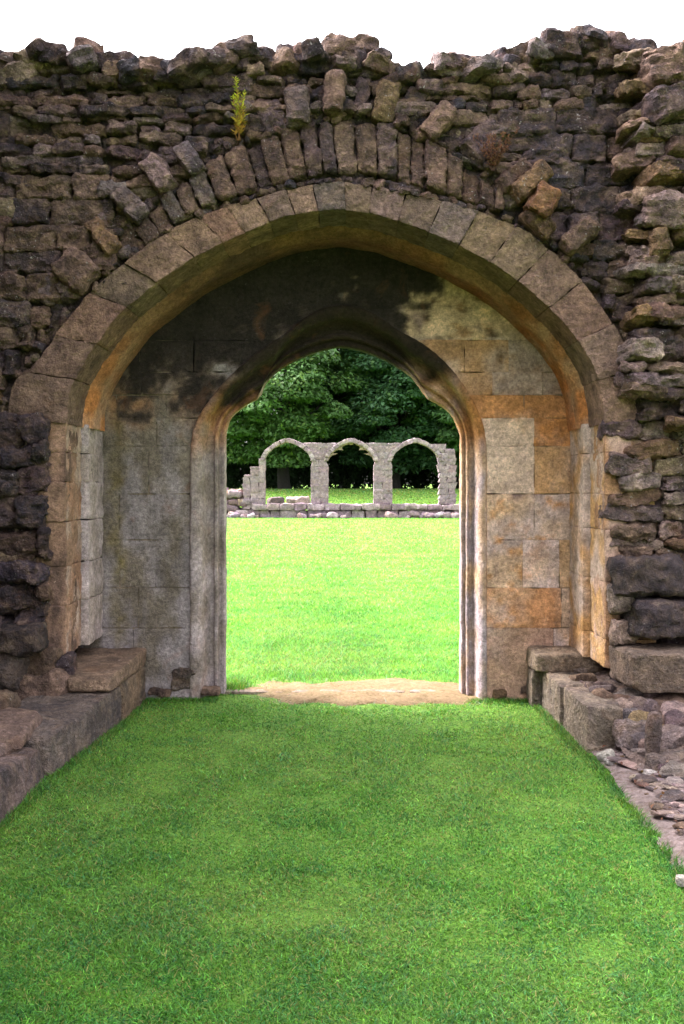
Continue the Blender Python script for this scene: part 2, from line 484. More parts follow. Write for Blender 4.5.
rubble_region(B, 624, 800, 424, 560, (8, 18), (22, 58), palI, (-.01, .06), p=9, tilt=.12, cuts=6, cut=.25, rough=.016)
rubble_region(B, -340, -40, 40, 760, (18, 34), (40, 80), palA, (-.02, .04), cell=.04, p=6)
rubble_region(B, 700, 1010, 40, 760, (18, 34), (40, 80), palA+palI, (-.02, .04), cell=.05, p=6)
# ragged crest, through the wall's thickness
for x in np.arange(-4.4, 4.4, .085):
    vis = abs(x) < 2.6
    for yy in (YF+.02, YF+.2, YF+.5, YF+.9):
        if rng.random() < .12: continue
        l = rng.uniform(.06, .16); h = rng.uniform(.035, .085)
        stone(B, (x+rng.normal(0, .04), yy+rng.normal(0, .05), topz(x)-.03+rng.normal(0, .02)), (l, rng.uniform(.07, .14), h), (rng.normal(0, .2), rng.normal(0, .22), rng.normal(0, .4)), pick(*palA), p=5, cuts=7, cut=.3, cell=.026 if vis and yy < YF+.3 else .05, rough=.014, lay=1.6)
# chips packed round the rings
for t in np.linspace(0, 1, 90):
    for poly, o in ((EXT_A, 6), (REL_O, 7)):
        pt = resample(poly, np.array([t]))[0]
        d = pt-np.array([342, 420]); d /= np.linalg.norm(d)
        c = pt+d*(o+rng.normal(0, 3)); c = c+rng.normal(0, 2, 2)
        if poly is EXT_A and (200 < c[0] < 500): c = pt+d*(3+rng.normal(0, 1.2))
        if c[1] > 415: continue
        k = YF/F/2
        w = P(c[0], c[1], YF)
        stone(B, (w[0], YF+.045+rng.normal(0, .012), w[2]), (rng.uniform(6, 15)*k, .08, rng.uniform(5, 10)*k), (rng.normal(0, .15), math.atan2(d[0], -d[1])+rng.normal(0, .3), rng.normal(0, .15)), pick(*palA, (BR2, 2)), p=4, cuts=6, cut=.28, cell=.022)
B.roughen(.020, 17, 5, .45).build('rubble_masonry', M_RUB, wall, sharp=30)

# --- jamb masonry on the face
def stain(base, alt, f, s):
    def fn(w):
        n = fbm(w*np.array(f), s, 3)
        t = np.clip(n*1.2+.4, 0, 1)[:, None]
        return np.asarray(base)*(1-t)+np.asarray(alt)*t
    return fn
B = MB()
ys = [420, 452, 482, 522, 566, 606, 655]
for a, b in zip(ys[:-1], ys[1:]):
    xl = 30+rng.uniform(-9, 12)
    q = [P(xl, b, YF)[[0, 2]], P(66, b, YF)[[0, 2]], P(66, a, YF)[[0, 2]], P(xl, a, YF)[[0, 2]]]
    hexa(B, prism8(q, YF-.005+rng.normal(0, .006), YF+.3), BR2, p=40, rough=.008, gap=.0015, cell=.02, cuts=1, cut=.05, colf=stain((.24, .165, .11), (.10, .072, .055), (9, 9, 4.0), 31))
    # inner return of the jamb (chamfered reveal)
    for (ya, yb, xa, xb, cf) in ((YF+.02, 7.0, 66, 66, stain((.30, .25, .2), (.22, .14, .09), (7, 7, 4), 33)), (7.0, 7.43, 66, 66, stain((.33, .31, .3), (.27, .25, .22), (7, 7, 4), 34))):
        off = 0 if ya < 6.9 else .05
        x = P(66, a, YF)[0]+off
        za, zb = P(0, b, YF)[2], P(0, a, YF)[2]
        hexa(B, box8(x-.35, x+rng.normal(0, .0015), ya, yb, za, zb), PALE, p=40, rough=.005, gap=.001, cell=.025, colf=cf)
ysr = [420, 452, 494, 530, 582, 640, 668]
for a, b in zip(ysr[:-1], ysr[1:]):
    xr = 634+rng.uniform(-8, 6)
    q = [P(605, b, YF)[[0, 2]], P(xr, b, YF)[[0, 2]], P(xr, a, YF)[[0, 2]], P(605, a, YF)[[0, 2]]]
    hexa(B, prism8(q, YF-.005+rng.normal(0, .006), YF+.3), BR2, p=40, rough=.008, gap=.0015, cell=.02, cuts=1, cut=.05, colf=stain((.33, .25, .19), (.27, .17, .09), (7, 7, 5.0), 41))
    for (ya, yb, cf) in ((YF+.02, 7.0, stain((.40, .27, .12), (.42, .36, .29), (5, 5, 5), 43)), (7.0, 7.43, stain((.42, .37, .31), (.40, .26, .11), (5, 5, 5), 44))):
        off = 0 if ya < 6.9 else -.05
        x = P(605, a, YF)[0]+off
        za, zb = P(0, b, YF)[2], P(0, a, YF)[2]
        hexa(B, box8(x+rng.normal(0, .0015), x+.35, ya, yb, za, zb), PALE, p=40, rough=.005, gap=.001, cell=.025, colf=cf)
B.roughen(.008, 18, 5, .4, (1, 1, 1)).build('arch_jamb', M_ASH, wall)

# --- main ring of dressed voussoirs
B = MB()
cutsL = [0, .062, .118, .182, .235, .295, .338, .372, .408, .444, .475, .512, .545, .585, .628, .672, .72, .765, .82, .88, .94, 1.0]
def arc(A, t):
    i = t*(NA-1); k = int(min(i, NA-2)); return A[k]*(1-(i-k))+A[k+1]*(i-k)
def ringcol(t):
    if t < .2: return (.25, .165, .13)
    if t > .75: return (.235, .16, .125)
    return [(.215, .145, .112), (.155, .115, .108), (.24, .155, .112), (.17, .12, .1)][int(rng.integers(4))]
for a, b in zip(cutsL[:-1], cutsL[1:]):
    i0, i1, e0, e1 = arc(Ix, a), arc(Ix, b), arc(Ex, a), arc(Ex, b)
    # order 1: face voussoir, curved by splitting in the middle would show a joint, so map the true arc
    m = (a+b)/2
    n = 14
    V, Q = cube_grid(n, 12, 14)
    u = np.sign(V)*np.abs(V)**.7; r = (np.abs(u)**60).sum(1)**(1/60); u = u/r[:, None]
    L = np.linalg.norm(i1-i0); H = np.linalg.norm(arc(Ex, m)-arc(Ix, m))
    u = u*np.array([1-.0012/L, 1, 1-.001/H])
    tt = a+(b-a)*(u[:, 0]+1)/2; rr = (u[:, 2]+1)/2; yy = (u[:, 1]+1)/2
    ii = np.stack([np.interp(tt, np.linspace(0, 1, NA), Ix[:, k]) for k in (0, 1)], -1)
    ee = np.stack([np.interp(tt, np.linspace(0, 1, NA), Ex[:, k]) for k in (0, 1)], -1)
    xz = ii*(1-rr)[:, None]+ee*rr[:, None]
    Y = YF-.03+rng.normal(0, .006)+yy*.45
    w = np.stack([xz[:, 0], Y, xz[:, 1]], -1)
    off = rng.uniform(0, 40, 3)
    nf = fbm(w*10+off, 3, 3)
    w[:, 1] += .010*nf*(1-yy); w[:, 2] += .006*fbm(w*10+7, 8, 2)*(rr > .05)
    c = vary(ringcol(m), .1)
    B.add(w, Q, np.clip(c*(1+.2*nf)[:, None], .01, .6))
B.roughen(.007, 22, 5, .4, (1, 1, 1)).build('arch_ring', M_RING, wall)

# --- chamfer and inner order of the soffit
def orange_ring(w):
    px = w[:, 0]
    n = fbm(w*5, 12, 4)
    t = np.clip(.5+n, 0, 1)[:, None]
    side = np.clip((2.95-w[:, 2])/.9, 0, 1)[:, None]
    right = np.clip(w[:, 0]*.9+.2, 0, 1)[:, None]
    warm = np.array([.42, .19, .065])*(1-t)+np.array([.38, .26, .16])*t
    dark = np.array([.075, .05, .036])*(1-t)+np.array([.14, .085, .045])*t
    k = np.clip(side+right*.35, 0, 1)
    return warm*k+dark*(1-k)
B = MB()
arcn = 161
A1 = np.stack([np.interp(np.linspace(0, 1, arcn), np.linspace(0, 1, NA), Ix[:, k]) for k in (0, 1)], -1)
tan = np.gradient(A1, axis=0); tan /= np.linalg.norm(tan, axis=1)[:, None]
nin = np.stack([tan[:, 1], -tan[:, 0]], -1)      # towards the opening
prof = [(6.97, -.03), (7.0, .0), (7.02, .02), (7.06, .042), (7.10, .055), (7.15, .058), (7.19, .048), (7.23, .05), (7.33, .05), (7.44, .05)]
g = np.zeros((arcn, len(prof), 3))
for j, (Y, d) in enumerate(prof):
    xz = A1+nin*d; g[:, j, 0] = xz[:, 0]; g[:, j, 1] = Y; g[:, j, 2] = xz[:, 1]
gf = g.reshape(-1, 3); nz = fbm(gf*9, 21, 3)
gf[:, 0] += .006*nz*np.repeat(nin[:, 0], len(prof)); gf[:, 2] += .006*nz*np.repeat(nin[:, 1], len(prof))
B.sheet(g, orange_ring(gf).reshape(arcn, len(prof), 3))
B.build('arch_soffit_rib', M_ASH, wall, sharp=0)

# --- relieving arch of rough radial stones
B = MB()
ts = [0]; 
while ts[-1] < 1: ts.append(ts[-1]+rng.uniform(.034, .056))
ts[-1] = 1.0
Ro = resample(REL_O, 200); Ri = resample(REL_I, 200)
for a, b in zip(ts[:-1], ts[1:]):
    f = lambda A, t: A[min(int(t*199), 199)]
    m = (a+b)/2; jit = rng.normal(0, 3.0)
    d = (f(Ro, m)-f(Ri, m)); d /= np.linalg.norm(d)
    q = [f(Ri, a), f(Ri, b), f(Ro, b)+d*jit, f(Ro, a)+d*jit]
    q = [px2xz(np.array(v)) for v in q]
    hexa(B, prism8(q, YF-.035+rng.normal(0, .018), YF+.25), pick((BR2, 3), (BR, 4), (PUR, 2), (GRY, .6)), p=9, rough=.011, cuts=5, cut=.16, cell=.014, gap=.004, freq=12, mx=22)
B.roughen(.014, 20, 5, .45).build('relieving_arch', M_RUB, wall, sharp=30)

# --- projecting radial stones, each its own part
proj = [(162,178,22,36,-36,.10,PALE),(193,164,18,32,-32,.09,GRY),(131,208,20,38,-46,.09,GRY),(106,238,17,40,-38,.06,OCH),(78,272,34,38,-50,.09,BR2),(126,228,26,28,-40,-.01,BR),
        (272,118,26,34,-28,.02,PUR),(298,110,24,40,-4,.08,GRY),(337,97,20,42,3,.10,BR2),(362,100,14,40,8,.02,PUR),(385,101,22,42,14,.05,OCH),(412,106,22,38,22,.02,DK),(441,124,22,40,40,.08,BR2),(452,136,26,34,40,-.01,DK),(482,142,30,44,38,.04,PUR),
        (512,178,16,36,52,.08,BR),(528,186,20,42,50,.13,OCH),(540,206,26,30,32,.17,ORG),(536,226,34,17,45,.10,OCH),(578,240,38,19,-38,.14,BR2),(252,116,20,30,-30,.0,DK),(316,108,16,36,-2,-.02,DK),(508,196,26,24,40,.0,GRY)]
for (px, py, w_, h_, ang, pr, c) in proj:
    B = MB(); w = P(px, py, YF); k = YF/F/2
    dp = .13+max(pr, 0)*.5
    stone(B, (w[0], YF-pr+dp*.75, w[2]), (w_*k, dp, h_*k), (rng.normal(0, .06), math.radians(ang), rng.normal(0, .1)), c, p=8, cuts=5, cut=.16, cell=.018, rough=.010)
    B.roughen(.016, 18, 5, .45).build('projecting_stone', M_RUB, wall, sharp=30)

# --- cap stones on the crest
caps = [(349,47,60,26,0,BR2),(345,65,34,12,2,PALE),(306,52,34,20,-18,BR),(262,56,40,14,4,DK),(240,54,36,16,-14,DKB),(88,62,36,18,4,BR),(57,58,28,16,-6,DK),(6,62,26,18,10,BR),(140,76,40,18,20,PUR),(198,70,44,16,-14,DKB),
        (455,66,40,18,10,PUR),(420,76,40,12,8,DK),(528,54,44,24,-16,BR),(505,64,24,22,30,PUR),(580,42,40,18,-4,BR2),(552,56,30,16,8,DK),(615,50,30,36,22,BR2),(484,76,30,12,12,DKB)]
for (px, py, w_, h_, ang, c) in caps:
    B = MB(); w = P(px, py, YF); k = YF/F/2
    stone(B, (w[0], YF+.12+rng.normal(0, .03), w[2]), (w_*k, .17, h_*k), (rng.normal(0, .1), math.radians(ang), rng.normal(0, .2)), c, p=4.5, cuts=9, cut=.3, cell=.018, rough=.016, lay=1.8)
    B.roughen(.022, 15, 5, .45).build('cap_stone', M_RUB, wall, sharp=30)

# --- stub of the side wall that once ran forward (ragged toothing)
B = MB()
rubble_region(B, 634, 790, 62, 430, (8, 19), (24, 62), palI, (-.03, .05), yf=YF-.17, tilt=.13, p=9, cuts=7, cut=.22, rough=.018, depth=.2, cell=.016, cap=False, miss=.06)
for (px, py, w_, h_, ang, pr, c) in [(655,92,42,30,-8,.12,BR),(652,120,44,30,-22,.16,PUR),(664,76,40,24,-6,.1,BR2),(655,146,40,18,0,.02,OCH),(662,215,54,34,6,.13,GRY),(648,252,20,34,0,.1,OCH),(668,160,30,18,0,.08,BR)]:
    w = P(px, py, YF); k = YF/F/2
    stone(B, (w[0], YF-.17-pr+.2, w[2]), (w_*k, .26, h_*k), (rng.normal(0, .1), math.radians(ang), rng.normal(0, .15)), c, p=7, cuts=7, cut=.24, cell=.02, rough=.015)
gx = np.linspace(1.9, 3.1, 90); gz = np.linspace(2.02, 4.35, 220)
GX, GZ = np.meshgrid(gx, gz, indexing='ij'); mg = np.stack([GX, np.full_like(GX, YF-.10), GZ], -1); mf = mg.reshape(-1, 3)
mf[:, 1] += .05*fbm(mf*np.array([9, 1, 14]), 23, 5)+np.clip((1.97-mf[:, 0])*3, 0, .3)
B.sheet(mg, np.clip(np.array([.10, .082, .074])*(1+.4*fbm(mf*8, 9, 3))[:, None], .02, .4))
for z in np.arange(.1, 4.45, .3):
    stone(B, (2.9, YF+.06, z), (.8, .1, .2), (0, 0, 0), DK, p=6, cuts=2, cell=.06)
B.roughen(.020, 16, 5, .5, (1, 1, 2.2)).build('wall_return', M_RUB, wall, sharp=30)

# --- unseen side wall beside the benches, its height tuned to shade the foreground
B = MB()
for X0, sgn in ((-2.5, 1),):
    y = .6
    z = .1
    while z < 5.0:
        h = rng.uniform(.12, .22); y = -1.5
        while y < 6.5:
            l = rng.uniform(.2, .5)
            stone(B, (X0-.15+rng.normal(0, .02), y+l/2, z+h/2), (.19, l/2*.98, h/2*.98), (rng.normal(0, .04), rng.normal(0, .04), rng.normal(0, .05)), pick(*palA), p=6, cuts=4, cut=.2, cell=.06, rough=.02)
            y += l+.01
        z += h+.005
    hexa(B, box8(-3.1, X0-.06, -1.5, 6.6, -.1, 4.95), DK, cell=.3, rough=.02)
B.build('unseen_side_wall', M_RUB, wall)

# --- ashlar panel behind the big arch
YP = 7.42
DO = [(190,700),(190,440),(196,415),(208,396),(228,376),(248,360),(268,350),(283,336),(300,318),(320,308),(341,304),(364,308),(384,318),(398,332),(418,342),(436,358),(452,376),(470,396),(482,418),(487,440),(487,700)]
DI = [(226,692),(226,436),(229,420),(240,408),(258,399),(263,386),(280,371),(306,357),(341,348),(378,358),(406,374),(424,389),(429,399),(446,408),(456,421),(460,436),(460,692)]
def spline(pts, n):
    p = np.array(pts, float); p = np.concatenate([[2*p[0]-p[1]], p, [2*p[-1]-p[-2]]])
    out = []
    for t in np.linspace(0, len(pts)-1, n):
        k = min(int(t), len(pts)-2); u = t-k; a, b, c, d = p[k:k+4]
        out.append(.5*((2*b)+(-a+c)*u+(2*a-5*b+4*c-d)*u*u+(-a+3*b-3*c+d)*u**3))
    return np.array(out)
def outline(jl, segs, jr, Yp, it):
    L = resample(jl, 60)[:-1]; R = resample(jr, 60)[1:]
    A = [spline(sg, k)[(0 if i == 0 else 1):] for i, (sg, k) in enumerate(zip(segs, (44, 60, 44)))]
    W = np.concatenate([L]+A+[R])
    return px2xz(smooth(W, it), Yp)
Ow = outline([(190,700),(190,440)], [[(190,440),(194,422),(207,402),(222,383),(241,364),(264,346),(278,338),(288,333)], [(288,333),(297,323),(309,314),(324,307),(341,303),(360,307),(376,314),(388,322),(398,332)], [(398,332),(412,337),(428,346),(446,361),(460,379),(474,400),(484,420),(487,440)]], [(487,440),(487,700)], 7.42, 40)
Di = outline([(226,692),(226,436)], [[(226,436),(229,422),(234,415),(241,409),(249,403.5),(257,399.5)], [(257,399.5),(260,391),(266,382),(280,369.5),(293,362),(306,356),(324,350.5),(341,347.5),(360,351),(380,358),(395,366),(409,375),(417,383),(423,391),(428,399)], [(428,399),(437,404),(445,409),(452,416),(457,426),(460,436)]], [(460,436),(460,692)], 7.64, 1)
APZ = Ow[:, 1].max()
def door_x(z, side):
    if z >= APZ: return None
    k = int(np.argmax(Ow[:, 1]))
    h = Ow[:k+1] if side < 0 else Ow[k:][::-1]
    return float(np.interp(z, h[:, 1], h[:, 0]))
def panel_col(w):
    px = w[:, 0]*F/YP+CX; py = HZ-(w[:, 2]-EYE)*F/YP
    n = fbm(w*np.array([3.2, 3, 3.2]), 51, 6); n2 = fbm(w*np.array([11, 3, 11]), 52, 5); n3 = fbm(w*np.array([7, 3, 3.2]), 53, 5)
    def mixc(a, b, t):
        t = np.clip(t, 0, 1)[:, None]; return a*(1-t)+b*t
    C = np.tile(np.array([.50, .39, .26]), (len(w), 1))
    C = mixc(C, np.array([.42, .36, .31]), .5+n*1.3)
    C = mixc(C, np.array([.40, .22, .08]), n2*1.1-.25)
    C = mixc(C, np.array([.16, .12, .11]), n3*1.2-.35)
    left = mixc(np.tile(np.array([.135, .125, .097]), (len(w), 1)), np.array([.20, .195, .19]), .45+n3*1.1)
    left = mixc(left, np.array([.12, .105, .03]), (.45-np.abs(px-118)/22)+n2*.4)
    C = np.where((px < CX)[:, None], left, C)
    # warm iron-stained band at the springing
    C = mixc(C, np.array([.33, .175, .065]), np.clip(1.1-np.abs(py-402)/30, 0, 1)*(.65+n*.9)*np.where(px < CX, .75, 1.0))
    # black crust plus painted depth shade over the arch head, ragged lower edge
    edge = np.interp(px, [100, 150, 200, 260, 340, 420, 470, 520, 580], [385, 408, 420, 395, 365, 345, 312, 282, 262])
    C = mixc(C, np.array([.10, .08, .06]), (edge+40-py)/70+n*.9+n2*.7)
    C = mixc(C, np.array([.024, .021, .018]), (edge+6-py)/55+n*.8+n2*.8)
    return C
B = MB(); B2 = MB()
ytop = HZ-(APZ-EYE)*F/YP+.5
rows = [(ytop,266),(266,234),(234,200),(ytop+4,ytop),(ytop+10,ytop+4),(ytop+20,ytop+10),(340,ytop+20),(372,340),(395,372),(418,395),(446,418),(494,446),(540,494),(588,540),(628,588),(712,628)]
special = {}
for (yb, ya) in rows:
    xmid = rng.uniform(-.25, .25); top = yb < 372
    zb, zt = EYE-(yb-HZ)*YP/F, EYE-(ya-HZ)*YP/F
    for side in (-1, 1):
        xo = side*1.95
        zin = [door_x(z, side) for z in (zb, zt)]
        zin = [xmid if v is None else v+(-side)*.03 for v in zin]
        if ya < ytop-1: zin = [xmid, xmid]
        inner = max(0, min(side*zin[0], side*zin[1]))
        xc = [1.95]
        while xc[-1] > inner+.2 and yb-ya > 22: xc.append(xc[-1]-rng.uniform(.26, .6))
        if len(xc) == 1: xc.append(0)
        xc[-1] = None
        if len(xc) > 2 and xc[-2] < max(side*zin[0], side*zin[1])+.06: xc.pop(-2)
        for a0, a1 in zip(xc[:-1], xc[1:]):
            xb1 = xt1 = side*a0
            if a1 is None: xb0, xt0 = zin
            else: xb0 = xt0 = side*a1
            if side < 0: xb0, xb1, xt0, xt1 = xb1, xb0, xt1, xt0
            mx_ = (xb0+xb1+xt0+xt1)/4; mz = (zb+zt)/2
            ppx = mx_*F/YP+CX; ppy = HZ-(mz-EYE)*F/YP
            tint = None
            if side > 0:
                if 420 < ppy < 444: tint = (.56, .47, .36) if ppx < 520 else (.46, .23, .08)
                elif 446 < ppy < 494: tint = (.56, .47, .36) if ppx < 545 else (.44, .29, .14)
                elif 395 < ppy < 418: tint = (.40, .21, .085)
                elif 588 < ppy < 628 and 505 < ppx < 540: tint = (.42, .235, .11)
                elif ppy > 494 and rng.random() < .3: tint = pick(((.46, .32, .17), 1), ((.44, .38, .34), 2), ((.38, .27, .19), 1))
                elif 340 < ppy < 395: tint = pick(((.3, .25, .21), 1), ((.36, .23, .12), 1))
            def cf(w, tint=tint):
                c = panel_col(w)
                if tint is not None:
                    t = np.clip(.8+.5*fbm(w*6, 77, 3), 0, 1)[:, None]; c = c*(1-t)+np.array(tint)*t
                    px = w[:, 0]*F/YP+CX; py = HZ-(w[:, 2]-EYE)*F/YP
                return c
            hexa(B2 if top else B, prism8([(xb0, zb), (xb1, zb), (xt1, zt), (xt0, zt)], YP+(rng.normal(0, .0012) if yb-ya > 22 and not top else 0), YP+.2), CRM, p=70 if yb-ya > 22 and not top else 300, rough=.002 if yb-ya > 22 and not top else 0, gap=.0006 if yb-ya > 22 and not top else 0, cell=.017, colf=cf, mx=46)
hexa(B, box8(-2.0, -1.14, YP+.012, YP+.2, -.1, 3.6), (.2, .17, .12), cell=.2); hexa(B, box8(1.12, 2.0, YP+.012, YP+.2, -.1, 3.6), (.2, .17, .12), cell=.2)
hexa(B, box8(-1.0, 1.0, YP+.012, YP+.2, 2.93, 3.6), (.03, .026, .022), cell=.2)
B.roughen(.007, 9, 5, .2, (1, 1, 1))
for v, q, c in zip(B2.V, B2.Q, B2.C):      # the head of the recess reads as one worn face: offset it as a whole
    v = v.copy(); v[:, 1] += .012*fbm(v*np.array([6, 0, 6]), 27, 5)
    B.n = sum(len(a) for a in B.V); B.add(v, q-q.min(), c)
B.build('ashlar_panel', M_ASH, wall)

# --- door surround: moulded cusped head and jambs
profile = [(-.04, 7.47), (.0, 7.42), (.02, 7.405), (.06, 7.398), (.12, 7.397), (.20, 7.403), (.28, 7.416), (.33, 7.432), (.35, 7.44), (.37, 7.47), (.42, 7.515), (.49, 7.55), (.57, 7.57), (.65, 7.574), (.67, 7.574), (.675, 7.555), (.70, 7.548), (.76, 7.547), (.79, 7.555), (.795, 7.58), (.84, 7.598), (.90, 7.60), (.905, 7.588), (.97, 7.588), (1.0, 7.60), (1.0, 7.66), (.985, 7.70), (.95, 7.72), (.9, 7.78)]
n = len(Ow); g = np.zeros((n, len(profile), 3))
assert len(Ow) == len(Di)
for j, (s, Y) in enumerate(profile):
    xz = Ow*(1-s)+Di*s
    g[:, j, 0] = xz[:, 0]; g[:, j, 1] = Y; g[:, j, 2] = xz[:, 1]
gf = g.reshape(-1, 3); ss = np.tile([p_[0] for p_ in profile], n)
nz = fbm(gf*11, 61, 3); gf[:, 1] += .004*nz; gf[:, 0] += .003*fbm(gf*7+5, 62, 3)
def door_col(w, ss):
    px = w[:, 0]*F/7.5+CX; py = HZ-(w[:, 2]-EYE)*F/7.5
    n1 = fbm(w*4, 71, 4); n2 = fbm(w*np.array([8, 8, 4.5]), 72, 5)
    def mixc(a, b, t):
        t = np.clip(t, 0, 1)[:, None]; return a*(1-t)+b*t
    L = mixc(np.tile(np.array([.19, .175, .15]), (len(w), 1)), np.array([.29, .275, .27]), .45+n2)
    R = mixc(np.tile(np.array([.34, .26, .17]), (len(w), 1)), np.array([.28, .26, .27]), .35+n2*1.2+np.clip((py-560)/80, -.3, .6))
    C = np.where((px < CX)[:, None], L, R)
    C = mixc(C, np.array([.32, .16, .055]), np.clip(1.25-np.abs(py-405)/48, 0, 1)*(.8+n1*.8))
    # near-black colour over the crown of the doorway
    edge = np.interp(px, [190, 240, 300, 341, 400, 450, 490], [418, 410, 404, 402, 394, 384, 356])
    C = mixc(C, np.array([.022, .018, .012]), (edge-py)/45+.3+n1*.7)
    return C
B = MB()
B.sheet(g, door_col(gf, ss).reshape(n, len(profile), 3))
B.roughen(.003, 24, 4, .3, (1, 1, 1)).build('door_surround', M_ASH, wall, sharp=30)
# threshold strip across the foot of the doorway
B = MB()
for x0, x1 in ((-.93, -.2), (-.19, .5), (.51, .95)):
    hexa(B, box8(x0, x1, 7.6, 7.7, -.06, .012), (.28, .23, .19), rough=.004, cell=.03)
B.build('threshold', M_RING, wall)
# broken stones at the foot of the moulded jamb
B = MB()
for (px, py, w_, h_, c) in [(530,691,20,9,BR2),(184,680,26,24,(.19,.165,.13)),(160,693,24,8,BR),(210,692,18,7,BR2),(500,694,14,9,OCH)]:
    w = P(px, py, 7.4); k = 7.4/F/2
    stone(B, (w[0], 7.462, w[2]), (w_*k, .06, h_*k), (rng.normal(0, .06), rng.normal(0, .1), rng.normal(0, .06)), c, p=7, cuts=5, cut=.16, cell=.014)
B.roughen(.012, 20, 5, .45)
B.build('jamb_foot', M_RUB, wall)

# ------------------------------------------------------------------ right and left wall footing, benches
foot = thing('rubble_footing', 'collapsed rubble footing with a square ledge block beside the shorter bench', 'wall footing', (2.0, 6.2, 0))
B = MB()
for (px, py, w_, h_, Y, c) in [(650,578,70,40,6.42,DK),(664,620,62,38,6.36,DK),(626,600,30,30,6.5,PALE),(624,632,26,26,6.52,PALE)]:
    w = P(px, py, Y); k = Y/F/2
    stone(B, (w[0], Y+.15, w[2]), (w_*k, .22, h_*k), (rng.normal(0, .05), rng.normal(0, .04), rng.normal(0, .08)), c, p=8, cuts=6, cut=.2, cell=.02, rough=.02)
for (px, py, w_, h_, Y, c) in [(720,600,60,60,6.4,BR),(760,560,80,50,6.45,PUR),(740,650,80,50,6.4,BR)]:
    w = P(px, py, Y); k = Y/F/2
    stone(B, (w[0], Y+.15, w[2]), (w_*k, .22, h_*k), (0, 0, 0), c, p=7, cuts=6, cut=.2, cell=.04, rough=.02)
for i in range(150):
    X = rng.uniform(1.70, 2.7); Y = rng.uniform(5.35, 7.2)
    zt = np.interp(Y, [5.3, 5.7, 6.2, 7.2], [.03, .10, .24, .36])*np.interp(X, [1.6, 1.9, 2.3], [.75, 1.0, 1.3])
    s = rng.uniform(.04, .12)
    stone(B, (X, Y, zt*rng.uniform(.72, 1.0)-.02), (s*rng.uniform(.8, 1.6), s*rng.uniform(.8, 1.3), s*rng.uniform(.5, .9)), rng.normal(0, .35, 3), pick((PALE, 2.4), (PUR, 2), (BR2, 2), (GRY, 2), (OCH, .6)), p=4.5, cuts=7, cut=.28, cell=.02, rough=.014)
xs = np.linspace(1.62, 3.0, 40); yy = np.linspace(5.25, 7.4, 50)
XX, YY = np.meshgrid(xs, yy, indexing='ij')
ZZ = np.interp(YY, [5.25, 5.7, 6.2, 7.2], [-.03, .06, .19, .31])*np.interp(XX, [1.6, 1.9, 2.3], [.75, 1.0, 1.3])
pp = np.stack([XX, YY, ZZ], -1); pf = pp.reshape(-1, 3); pf[:, 2] += .03*fbm(pf*np.array([9, 9, 1]), 15, 3)
B.sheet(pp, (.2, .15, .135))
B.roughen(.016, 16, 5, .5).build('rubble', M_BENCH, foot)
B = MB()
hexa(B, [P(634,694,6.12), P(790,694,6.12), P(634,694,6.12)+[-.02,.5,.0], P(790,694,6.12)+[0,.5,0], P(634,655,6.12), P(790,655,6.12), P(628,655,6.12)+[0,.5,0], P(790,655,6.12)+[0,.5,0]], (.22, .17, .13), rough=.012, cuts=5, cut=.12, cell=.03, mx=24)
B.roughen(.010, 14, 5, .5).build('ledge_block', M_BENCH, foot)
B = MB()
hexa(B, box8(1.80, 2.2, 5.55, 5.75, -.02, .22), GRY, rough=.03, cuts=7, cut=.3, cell=.025)
B.roughen(.02, 14, 5, .5).build('fallen_block', M_BENCH, foot)

benchR = thing('stone_bench', 'short pale stone bench broken off at the front against the rubble footing', 'stone bench', (1.58, 6.6, 0))
B = MB(); hexa(B, box8(1.465, 1.70, 5.98, 6.60, -.05, .262), (.29, .235, .19), rough=.009, cuts=5, cut=.10, cell=.022, gap=.004, mx=26, colf=stain((.32, .26, .2), (.19, .15, .13), (9, 9, 2.5), 81), p=26); B.roughen(.007, 18, 5, .4, (1, 1, 1)).build('bench_block', M_BENCH, benchR)
B = MB(); hexa(B, box8(1.44, 1.70, 6.60, 7.2, -.05, .27), (.3, .25, .2), rough=.009, cuts=4, cut=.1, cell=.022, gap=.004, mx=26, colf=stain((.34, .28, .21), (.22, .18, .15), (9, 9, 2.5), 82), p=26); B.roughen(.007, 18, 5, .4, (1, 1, 1)).build('bench_block', M_BENCH, benchR)
B = MB(); hexa(B, box8(1.37, 1.86, 7.02, 7.41, .26, .40), (.28, .22, .16), rough=.010, cuts=5, cut=.14, cell=.022, mx=22); B.roughen(.007, 18, 5, .4, (1, 1, 1)).build('bench_slab', M_BENCH, benchR)
B = MB(); hexa(B, box8(1.37, 1.50, 7.18, 7.41, -.05, .258), (.24, .2, .17), rough=.012, cuts=5, cut=.14, cell=.022, mx=22); B.roughen(.007, 18, 5, .4, (1, 1, 1)).build('bench_end', M_BENCH, benchR)
for (x, y, z, s) in [(1.64, 6.8, .27, .06), (1.68, 6.45, .27, .05)]:
    B = MB(); stone(B, (x, y, z), (s*1.5, s*1.6, s*.5), rng.normal(0, .15, 3), pick((BR2, 1), (GRY, 1)), p=4, cuts=6, cut=.28, cell=.018); B.build('broken_slab', M_BENCH, benchR)

